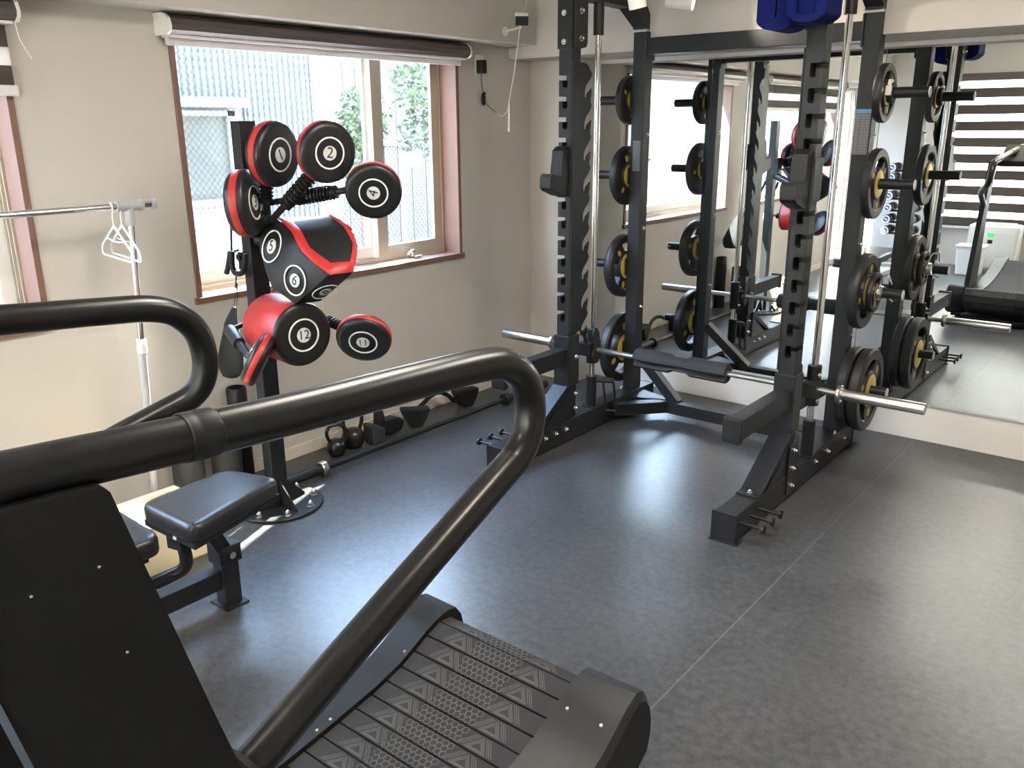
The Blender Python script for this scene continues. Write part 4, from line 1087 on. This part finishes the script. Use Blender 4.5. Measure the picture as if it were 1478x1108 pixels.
back = [(-2.60, .36), (-2.285, .36), (-2.285, 1.150), (-2.60, 1.165)]
cushion(back, .365, .428, 'back_pad')
mb = MB(); mb.beam((-2.40, .42, .335), (-2.40, 1.14, .335), .05, .05, bev=.003); mb.build('back_frame', 'rack', bn)
mb = MB(); mb.tube(rounded([(-2.385, 1.245, .375), (-2.378, 1.262, .300), (-2.378, 1.262, .238), (-2.418, 1.19, .208), (-2.44, .98, .205)], .03, 5), .021, n=14); mb.box((-2.415, 1.23, .335), (-2.34, 1.275, .385), .004); mb.build('seat_arm', 'rack', bn)
mb = MB(); mb.beam((-2.462, 1.455, .105), (-2.462, .42, .105), .058, .070, bev=.004); mb.build('main_beam', 'rack', bn)
mb = MB(); mb.beam((-2.448, 1.440, .006), (-2.448, 1.440, .230), .062, .062, up=(0, 1, 0), bev=.003); mb.beam((-2.448, 1.440, .19), (-2.418, 1.36, .345), .050, .050, up=(1, 0, 0), bev=.003)
mb.box((-2.488, 1.398, .165), (-2.408, 1.482, .232), .006); mb.build('front_post', 'rack', bn)
mb = MB(); mb.box((-2.500, 1.395, 0), (-2.396, 1.485, .008), .002); mb.build('foot_plate', 'rack_flat', bn)
mb = MB(); c = V((-2.408, 1.44, .20)); mb.cyl(c, c + V((.012, 0, 0)), .012, n=16); mb.build('post_bolt', 'zinc', bn)
mb = MB(); mb.box((-2.70, .36, .0), (-2.22, .42, .07), .004); mb.beam((-2.462, .42, .06), (-2.42, .62, .33), .05, .05, up=(1, 0, 0), bev=.003); mb.build('rear_foot', 'rack', bn)

# ------------------------------------------------------------------ clothes rail and hangers
XG = -3.17
gr_ = thing('clothes_rail', 'chrome clothes rail on thin posts between the two left windows', 'clothes rack', (XG, 1.2, 0))
e0 = on_x(222, 297.5, XG); e1 = on_x(0, 307, XG); ZG = (e0.z + e1.z) / 2
yT = on_x(186, 299, XG).y
mb = MB(); mb.cyl((XG, .28, ZG), (XG, e0.y - .004, ZG), .0125, n=20); mb.build('top_rail', 'chrome', gr_)
for y in (e0.y, .28):
    mb = MB(); mb.lathe([(0, -.008), (.021, -.008), (.023, -.003), (.021, .006), (0, .008)], (XG, y, ZG), (0, 1, 0), 24); mb.build('end_cap', 'grey_plastic', gr_)
for y in (yT, .40):
    mb = MB(); mb.cyl((XG, y - .048, ZG), (XG, y + .048, ZG), .0195, n=22); mb.cyl((XG, y, ZG), (XG, y, ZG - .075), .0175, n=22); mb.cyl((XG, y + .043, ZG), (XG, y + .052, ZG), .023, n=22); mb.build('tee_connector', 'grey_plastic', gr_)
    mb = MB(); mb.cyl((XG, y - .034, .60), (XG, y, ZG - .07), .0125, n=20); mb.build('upper_post', 'chrome', gr_)
    mb = MB(); mb.cyl((XG, y - .058, .035), (XG, y - .024, .80), .0160, n=20); mb.build('lower_post', 'grey_plastic', gr_)
    zk = on_x(202, 497, XG).z
    mb = MB(); mb.cyl((XG, y - .024, zk - .035), (XG, y - .022, zk + .020), .0185, n=22); mb.cyl((XG, y - .022, zk), (XG + .030, y - .03, zk), .009, n=14); mb.build('height_clamp', 'plastic', gr_)
    mb = MB(); mb.beam((XG - .19, y - .058, .040), (XG + .025, y - .058, .040), .022, .022, bev=.003)
    for dx in (-.17, .0): mb.sphere((XG + dx, y - .058, .018), .018, n=14, m=8)
    mb.build('foot', 'grey_plastic', gr_)
hang_l = ['white plastic hanger on the clothes rail, nearest its left end of the pair', 'white plastic hanger on the clothes rail, hanging right beside its tee joint']
for i, (px, lean) in enumerate(((160, .0), (172, .12))):
    y = on_x(px, 297, XG).y
    t = thing('coat_hanger', hang_l[i], 'hanger', (XG, y, ZG), 'hangers on the clothes rail')
    rotm = Matrix.Translation((XG, y, ZG)) @ Matrix.Rotation(math.radians(171 - 1.5 * i), 4, 'Z')
    hook = [(.013, 0, .0), (.010, 0, .010), (0, 0, .0165), (-.010, 0, .010), (-.0145, 0, -.002), (-.011, 0, -.016), (0, 0, -.035), (0, 0, -.075)]
    mb = MB(); mb.tube([rotm @ V(p) for p in catmull(hook, 4)], .0022, n=8); mb.build('hook', 'hanger', t)
    mb = MB(); tri = rounded([(0, 0, -.070), (-.165, 0, -.155), (-.172, 0, -.190), (.172, 0, -.190), (.165, 0, -.155), (0, 0, -.070)], .02, 5)
    mb.tube([rotm @ V(p) for p in tri], .0042, n=8); mb.tube([rotm @ V(p) for p in [(-.10, 0, -.122), (-.02, 0, -.128), (.02, 0, -.128), (.10, 0, -.122)]], .003, n=8); mb.build('shoulder', 'hanger', t)

# ------------------------------------------------------------------ along the window wall
def standing_roll(x, y, r, h, m, label, cat, name, hollow=False, rr=0):
    t = thing(name, label, cat, (x, y, 0))
    mb = MB()
    if hollow: mb.lathe([(r - .012, h - .05), (r - .012, h), (r - .004, h + .002), (r, h - .006), (r, .004), (r - .004, 0), (0, 0), (0, h - .05)], (x, y, 0), (0, 0, 1), 36)
    else: mb.lathe([(0, h), (r - .006, h), (r, h - .006), (r, .006), (r - .006, 0), (0, 0)], (x, y, 0), (0, 0, 1), 36)
    mb.build('body', m, t, sharp=50)
    if not hollow:
        mb = MB(); pts = []
        for k in range(90):
            a = k * .45; q = r * .12 + (r * .82) * k / 90; pts.append((x + q * math.cos(a), y + q * math.sin(a), h))
        mb.tube(pts, .0015, n=5); mb.build('rolled_edge', 'ink', t)
    return t
pA = on_x(340.5, 560, -3.338)
standing_roll(-3.338, pA.y, .046, pA.z + .003, 'rack_flat', 'tall black tube standing against the wall behind the boxing stand', 'tube', 'roller_tube', hollow=True)
pB = on_x(341, 680, -3.255); pC = on_x(292, 680, -3.255)
standing_roll(-3.232, pB.y - .055, .066, .36, 'grey_foam', 'charcoal foam roller standing by the wall, right one of the pair', 'foam roller', 'foam_roller')
standing_roll(-3.232, pC.y - .075, .066, .36, 'grey_foam', 'charcoal foam roller standing by the wall, left one beside the lit box', 'foam roller', 'foam_roller')
t = thing('storage_box', 'cream storage box with a carrying handle on its sunlit lid beside the bench', 'box', (-3.02, 1.45, 0))
bx0, bx1, by0, by1, bz = -3.115, -2.83, 1.30, 1.64, .185
mb = MB(); mb.box((bx0, by0, 0), (bx1, by1, bz), .008); mb.build('body', 'cardboard', t)
mb = MB(); mb.box((bx0 - .005, by0 - .005, bz), (bx1 + .005, by1 + .005, bz + .014), .005); ld = mb.build('lid', 'cardboard', t)
mb = MB(); mb.tube(rounded([(-3.02, 1.36, bz + .012), (-3.02, 1.36, bz + .034), (-3.02, 1.58, bz + .034), (-3.02, 1.58, bz + .012)], .012), .004, n=8)
mb.build('handle', mat('box_handle', (.42, .34, .20), .5), ld)

# kettlebells
def kettlebell(label, m):
    t = thing('kettlebell', label, 'kettlebell', mtx=Matrix())
    mb = MB(); mb.lathe([(0, 0), (.030, 0), (.040, .006), (.049, .024), (.053, .046), (.050, .070), (.040, .087), (.026, .096), (0, .099)], (0, 0, 0), (0, 0, 1), 36); o = mb.build('bell', 'iron'); local(o, t)
    mb = MB(); mb.tube(rounded([(-.030, 0, .075), (-.050, 0, .118), (-.052, 0, .150), (-.030, 0, .178), (.030, 0, .178), (.052, 0, .150), (.050, 0, .118), (.030, 0, .075)], .03, 6), .0098, n=14); local(mb.build('handle', 'iron'), t)
    t.matrix_basis = m; return t
k1 = on_z(487, 661, 0); k2 = on_z(512, 648, 0)
KG = 'kettlebells by the wall'
ka = kettlebell('small black kettlebell nearest the barbell collar', Matrix.Translation((-3.245, 2.595, 0)) @ Matrix.Rotation(math.radians(70), 4, 'Z') @ Matrix.Scale(.92, 4)); ka['group'] = KG
dup(ka, Matrix.Translation((-3.268, 2.728, 0)) @ Matrix.Rotation(math.radians(80), 4, 'Z') @ Matrix.Scale(1.08, 4), 'larger black kettlebell just behind the small one by the wall', KG)
def tilted(poly_px, Y0, dep, name, m, parent): pass
t = thing('foam_block', 'dark grey foam block lying right of the two kettlebells', 'foam block', (-3.26, 2.80, 0))
mb = MB(); rm = Matrix.Translation((-3.240, 2.836, .002)) @ Matrix.Rotation(math.radians(84), 4, 'Z')
mb.prism([rm @ V(p) for p in [(-.028, .04, 0), (.055, .04, 0), (.048, .04, .080), (-.022, .04, .108), (-.034, .04, .098)]], rm.to_3x3() @ V((0, -.085, 0)), .008); mb.build('block', 'grey_foam', t)
# push-up supports and the arched bar
t = thing('push_up_stand', 'black push up stand with an upright end plate, right of the kettlebells', 'exercise stand', (-3.27, 3.0, 0))
mb = MB(); mb.prism([(-3.315, 2.905, 0), (-3.225, 2.895, 0), (-3.235, 2.905, .125), (-3.255, 2.910, .150), (-3.315, 2.915, .145)], (0, .020, 0), .004); mb.build('end_plate', 'rack_flat', t)
mb = MB(); mb.prism([(-3.31, 2.925, .03), (-3.31, 2.925, .098), (-3.31, 3.03, .088), (-3.31, 3.07, .055), (-3.31, 3.045, .010), (-3.31, 2.96, .004)], (.075, 0, 0), .012); mb.build('grip_body', 'rack_flat', t)
t = thing('arched_sit_up_bar', 'black arched bar with two flared end pads lying along the window wall', 'exercise bar', (-3.27, 3.36, 0))
def wedge(c, ang, nm):
    rm = Matrix.Translation(c) @ Matrix.Rotation(math.radians(ang), 4, 'Z'); mb = MB()
    poly = [(-.030, 0, 0), (.030, 0, 0), (.058, 0, .045), (.078, 0, .088), (.080, 0, .104), (-.080, 0, .112), (-.084, 0, .096), (-.060, 0, .045)]
    mb.prism([rm @ V((p[0], -.034, p[2])) for p in poly], rm.to_3x3() @ V((0, .068, 0)), .009); return mb.build(nm, 'rack_flat', t)
q1 = on_z(594, 615, 0); q2 = on_z(668, 585, 0)
ya, yb = q1.y + .02, q2.y + .01
wedge(V((-3.245, ya, 0)), 58, 'end_pad'); wedge(V((-3.265, yb, 0)), 78, 'end_pad')
mb = MB(); mb.tube(catmull([V((-3.25, ya + .02, .090)), on_x(612, 581, -3.27), on_x(622, 571, -3.275), on_x(634, 566, -3.28), on_x(646, 570, -3.28), on_x(658, 578, -3.27), V((-3.265, yb - .01, .085))], 6), .013, n=12); mb.build('arch_bar', 'rack_flat', t)

# olympic bar on the floor
p0 = V((-3.092, 1.92, .0365)); p1 = V((-3.082, 4.05, .0365))
t = thing('floor_barbell', 'long black barbell lying on the floor along the window wall', 'barbell', (-3.09, 3.0, 0))
d = (p1 - p0).normalized()
yc0, yc1 = on_z(461, 676, .03).y, on_z(729, 577, .03).y
def atY(y): return p0 + (p1 - p0) * ((y - p0.y) / (p1.y - p0.y))
mb = MB(); mb.cyl(atY(yc0), atY(yc1), .0140, n=20); mb.build('shaft', 'rack_flat', t)
for ys_, ye, m_ in ((yc0, yc0 - .40, 'zinc'), (yc1, yc1 + .40, 'rack_flat')):
    sg = 1 if ye > ys_ else -1
    mb = MB(); mb.lathe([(0, 0), (.0245, 0), (.0248, .39), (.022, .398), (0, .398)], atY(ys_), d * sg, 30); sv = mb.build('sleeve', 'rack_flat', t)
    mb = MB(); mb.lathe([(0, -.018), (.032, -.018), (.0365, -.012), (.0365, .012), (.032, .018), (0, .018)], atY(ys_), d * sg, 32); mb.build('collar', m_, sv)

# ------------------------------------------------------------------ small things on the wall and beam
t = thing('mounted_camera', 'small white and black security camera on the beam by the corner', 'camera', (-3.19, 4.0, 2.12))
cc = on_x(753, 28, -3.10)
fd = V((.66, -.72, -.22)).normalized(); mtx = axis_mtx(cc, fd)
mb = MB(); mb.box((-.040, -.035, -.026), (.012, .035, .032), .006, mtx); mb.build('housing', 'plastic', t)
mb = MB(); mb.box((.004, -.0355, -.030), (.016, .0355, .018), .003, mtx); fp = mb.build('front_face', 'ink', t)
mb = MB(); mb.cyl(mtx @ V((.016, 0, -.002)), mtx @ V((.018, 0, -.002)), .011, n=20)
for yy in (-.017, .017): mb.cyl(mtx @ V((.016, yy, -.006)), mtx @ V((.0175, yy, -.006)), .004, n=12)
mb.build('lens', 'tube', fp)
bpos = on_x(729, 45, -3.188)
mb = MB(); mb.cyl(bpos, bpos + V((.006, 0, 0)), .024, n=24); mb.tube(rounded([bpos + V((.004, 0, 0)), cc + V((-.01, 0, -.040)), cc + V((-.01, 0, -.015))], .012), .006, n=10); mb.sphere(cc + V((-.01, 0, -.034)), .011, n=14, m=8); mb.build('bracket', 'plastic', t)
mb = MB(); pts = [on_x(760, 0, -3.18), on_x(757, 12, -3.14), cc + V((-.03, 0, .01))]; mb.tube(catmull(pts, 5), .0028, n=7)
pts = [cc + V((-.012, 0, -.045)), on_x(747, 68, -3.14), on_x(742, 105, -3.20), on_x(736, 140, -3.28), on_x(732, 160, -3.33), on_x(725, 167, -3.36), on_x(718.5, 164, -3.368)]
mb.tube(catmull(pts, 6), .0030, n=7); mb.cyl(on_x(735, 158, -3.30), on_x(734.5, 190, -3.30), .0055, n=10); mb.cyl(on_x(735, 150, -3.30), on_x(735, 162, -3.30), .004, n=10); mb.build('white_cable', 'cord_w', t)
t = thing('wall_outlet', 'white wall socket high beside the right window edge', 'socket', on_x(690, 96, XW))
c = on_x(691, 95, XW); mb = MB(); mb.box(c + V((0, -.034, -.058)), c + V((.007, .034, .058)), .003); mb.build('face_plate', 'plastic', t)
t = thing('power_adapter', 'black power adapter plugged high beside the window with its bundled cable', 'adapter', c)
c = on_x(695, 96, XW + .03); mb = MB(); mb.box(c + V((-.022, -.022, -.036)), c + V((.022, .022, .034)), .005); mb.build('body', 'rack_flat', t)
mb = MB(); P_ = [on_x(695, 104, XW + .03), on_x(695, 118, XW + .02), on_x(697.5, 134, XW + .02), on_x(700, 141, XW + .02)]; mb.tube(catmull(P_, 5), .0022, n=7)
for k in range(3):
    c0 = on_x(697 + k * .9, 143, XW + .018 + .006 * k); mb.tube([c0 + V((0, .010 * math.cos(a), .032 * math.sin(a))) for a in [2 * PI * i / 18 for i in range(18)]], .0026, n=7, closed=True)
mb.cyl(on_x(700, 134, XW + .028), on_x(697, 137, XW + .028), .007, n=10)
P_ = [on_x(700, 148, XW + .02), on_x(707, 155, XW + .02), on_x(713, 160, XW + .02), on_x(715.5, 162, XW + .021)]; mb.tube(catmull(P_, 5), .0022, n=7); mb.build('cable', 'ink', t)

# ------------------------------------------------------------------ spotlights under the ceiling
def spot(x, y, dirv, label, lit=True, tip=None):
    d = V(dirv).normalized(); t = thing('track_spotlight', label, 'spotlight', mtx=Matrix.Translation((x, y, ZC)))
    c = V((x, y, ZC - .16)) if tip is None else tip - d * .055
    mb = MB(); mb.box((x - .03, y - .09, ZC - .03), (x + .03, y + .09, ZC), .004); mb.cyl((x, y, ZC - .03), c, .008, n=12); mb.build('track_box', 'plastic', t)
    mb = MB(); mb.lathe([(0, -.075), (.030, -.075), (.036, -.068), (.036, .055), (.032, .055), (.030, .040), (0, .040)], c, d, 32); mb.build('housing', 'plastic', t)
    mb = MB(); mb.lathe([(0, .0415), (.029, .0415), (.029, .044), (0, .044)], c, d, 28); mb.build('lamp_face', 'led' if lit else 'print_g', t)
    if not lit: return t
    l = bpy.data.lights.new('spot_lamp', 'SPOT'); l.energy = 26; l.color = (1, .86, .68); l.spot_size = math.radians(75); l.spot_blend = .6; l.shadow_soft_size = .03
    lo = bpy.data.objects.new('spot_lamp', l); COL.objects.link(lo); m = Matrix.Translation(c + d * .06) @ d.to_track_quat('-Z', 'Y').to_matrix().to_4x4()
    lo.matrix_basis = m; attach(lo, t); lo.matrix_basis = m
    return t
s1_ = on_y(921, 12, 3.25); s2_ = on_y(1001, 4, 3.92)
spot(s1_.x - .02, 3.22, (.10, .25, -1), 'white ceiling spotlight above the rack, tip by the left rear upright', False, tip=s1_)
spot(s2_.x - .16, 3.90, V((.93, .30, -.16)), 'white ceiling spotlight lit at its tip above the middle of the rack', True, tip=s2_)
for i, (x, y, dv) in enumerate(((-.55, 2.6, (.1, .1, -1)), (-.3, 1.0, (0, .1, -1)), (-2.3, .4, (-.1, .1, -1)), (-1.6, -.9, (0, .1, -1)), (.4, -.6, (0, .1, -1)))):
    spot(x, y, dv, ['white ceiling spotlight over the open floor right of the rack', 'white ceiling spotlight over the front of the room', 'white ceiling spotlight near the left windows',
                    'white ceiling spotlight near the striped blind', 'white ceiling spotlight in the front right corner'][i])


# unseen ceiling fill panels, added to lift the room's brightness
def add_fill_panel(x, y, label):
    t = thing('fill_panel', label, 'fill light', (x, y, ZC), 'added fill lights')
    mb = MB(); mb.box((x - .32, y - .32, ZC - .035), (x + .32, y + .32, ZC), .006); mb.build('frame', 'plastic', t)
    mb = MB(); mb.box((x - .30, y - .30, ZC - .038), (x + .30, y + .30, ZC - .034)); mb.build('diffuser', 'fill_led', t)
    l = bpy.data.lights.new('fill_lamp', 'AREA'); l.shape = 'SQUARE'; l.size = .58; l.energy = FILL; l.color = (1, .915, .81)
    lo = bpy.data.objects.new('fill_lamp', l); COL.objects.link(lo); lo.location = (x, y, ZC - .045); m_ = lo.matrix_basis.copy(); attach(lo, t)
M['fill_led'] = emis('fill_glow', (1.0, .92, .80), 3)
add_fill_panel(-1.25, 1.85, 'added square ceiling fill light above the middle of the room, nearest the windows')
add_fill_panel(-.35, 2.6, 'added square ceiling fill light above the open floor by the mirror')
add_fill_panel(-1.1, -.5, 'added square ceiling fill light near the striped blind')

# ------------------------------------------------------------------ behind the camera (seen in the mirror)
t = thing('dumbbell_rack', 'black upright dumbbell tower reflected in the mirror beside the rack', 'dumbbell rack', (-2.75, -1.38, 0))
cols = (-2.905, -2.640); zs = (1.115, 1.005, .80, .665, .535, .405)
mb = MB(); mb.box((-3.06, -1.62, 0), (-2.46, -1.16, .05), .006); mb.build('base', 'rack', t)
for x in (-2.775,):
    mb = MB(); mb.box((x - .03, -1.42, .05), (x + .03, -1.36, 1.22), .004); mb.build('mast', 'rack', t)
for x in cols:
    for z in zs:
        mb = MB(); mb.box((min(x, -2.775) + .0, -1.405, z - .052), (max(x, -2.775), -1.375, z - .030), .002); mb.box((x - .05, -1.43, z - .030), (x + .05, -1.35, z - .017), .003); mb.build('cradle', 'rack', t)
def dumbbell(label, m, num):
    t = thing('dumbbell', label, 'dumbbell', mtx=Matrix())
    mb = MB(); mb.cyl((0, -.07, 0), (0, .07, 0), .0155, n=18); local(mb.build('handle', 'steel'), t)
    for sg in (1, -1):
        mb = MB(); mb.lathe([(0, 0), (.046, 0), (.050, .006), (.050, .066), (.046, .072), (0, .072)], (0, sg * .062, 0), (0, sg, 0), 32); h = local(mb.build('head', 'rubber'), t)
        mb = MB(); mb.ring((0, sg * .134, 0), (0, sg, 0), .030, .046); local(mb.build('end_rim', 'print'), h)
        mb = MB(); mb.ring((0, sg * .134, 0), (0, sg, 0), 0, .030); local(mb.build('end_disc', 'bluering'), h)
        mb = MB(); mb.box((-.020, sg * .1355 - .001, -.007), (.020, sg * .1355 + .001, .007), 0, Matrix.Rotation(.5, 4, 'Y')); local(mb.build('end_print', 'print'), h)
    t.matrix_basis = m; t['group'] = 'dumbbells on the tower'; return t
db = None
ords = ['top', 'second', 'third', 'fourth', 'fifth', 'bottom']
for ci, x in enumerate(cols):
    for zi, z in enumerate(zs):
        m = Matrix.Translation((x, -1.39, z + .0005)); lb = 'round black dumbbell with blue end disc, %s in the tower %s' % (ords[zi], 'column by the windows' if ci == 0 else 'column away from the windows')
        if db is None: db = dumbbell(lb, m, '')
        else: dup(db, m, lb, 'dumbbells on the tower')
t = thing('air_purifier', 'white air purifier with green digits reflected before the striped blind', 'air purifier', (-1.80, -1.50, 0))
mb = MB(); mb.box((-2.06, -1.68, .02), (-1.55, -1.42, .52), .045, seg=4); mb.build('body', 'plastic', t, sharp=60)
mb = MB(); mb.box((-2.00, -1.66, .515), (-1.62, -1.45, .528), .004); mb.build('top_grille', 'grey_plastic', t)
mb = MB(); mb.box((-2.03, -1.424, .05), (-1.58, -1.416, .44), .008); mb.build('front_panel', 'plastic', t)
mb = MB(); mb.box((-1.86, -1.4165, .385), (-1.79, -1.4145, .435), .001); mb.build('display', 'green', t)
mb = MB(); mb.box((-1.85, -1.4165, .318), (-1.80, -1.4145, .358), .001); mb.build('button', 'ink', t)
mb = MB(); mb.box((-2.02, -1.66, 0), (-1.59, -1.44, .03), .004); mb.build('foot', 'grey_plastic', t)
t = thing('waste_bin', 'pale narrow pedal bin reflected in front of the air purifier', 'bin', (-1.93, -1.15, 0))
mb = MB(); mb.prism([(-2.06, -1.26, 0), (-1.83, -1.26, 0), (-1.81, -1.26, .30), (-2.08, -1.26, .30)], (0, .22, 0), .02); mb.build('body', 'plastic', t)
mb = MB(); mb.box((-2.09, -1.27, .30), (-1.80, -1.03, .325), .01); mb.build('lid', 'plastic', t)

# ------------------------------------------------------------------ light, sky, camera
sun = bpy.data.lights.new('sun', 'SUN'); sun.energy = SUN; sun.angle = math.radians(.53); sun.color = (1, .95, .86)
so = bpy.data.objects.new('sun', sun); COL.objects.link(so)
el = math.radians(42.0); sd = V((.372 * math.cos(el), -.928 * math.cos(el), -math.sin(el)))
so.rotation_euler = sd.to_track_quat('-Z', 'Y').to_euler(); so.location = (-6, 8, 8)
w = bpy.data.worlds.new('sky'); SC.world = w; w.use_nodes = True; nt = w.node_tree
bg = nt.nodes['Background']; tc = nt.nodes.new('ShaderNodeTexCoord'); sp = nt.nodes.new('ShaderNodeSeparateXYZ'); cr = nt.nodes.new('ShaderNodeValToRGB')
nt.links.new(tc.outputs['Generated'], sp.inputs[0]); nt.links.new(sp.outputs['Z'], cr.inputs['Fac'])
cr.color_ramp.elements[0].position = 0; cr.color_ramp.elements[0].color = (.86, .92, 1.0, 1); cr.color_ramp.elements[1].position = .7; cr.color_ramp.elements[1].color = (.42, .62, 1.0, 1)
nt.links.new(cr.outputs['Color'], bg.inputs['Color']); bg.inputs['Strength'].default_value = SKY

cd = bpy.data.cameras.new('camera'); cd.sensor_width = 36; cd.lens = F / 1478 * 36; cd.clip_start = .02
co = bpy.data.objects.new('camera', cd); COL.objects.link(co)
m = Matrix((CR, CU, -CF)).transposed().to_4x4(); m.translation = CAM; co.matrix_world = m
SC.camera = co
vs = SC.view_settings; vs.view_transform = 'Standard'; vs.look = 'None'; vs.gamma = 1; vs.use_curve_mapping = False; vs.exposure = EXPO
cy_ = SC.cycles; cy_.max_bounces = 10; cy_.diffuse_bounces = 5; cy_.glossy_bounces = 6; cy_.transparent_max_bounces = 16; cy_.transmission_bounces = 6; cy_.caustics_reflective = True; cy_.caustics_refractive = False
cy_.sample_clamp_indirect = 12; cy_.use_denoising = True
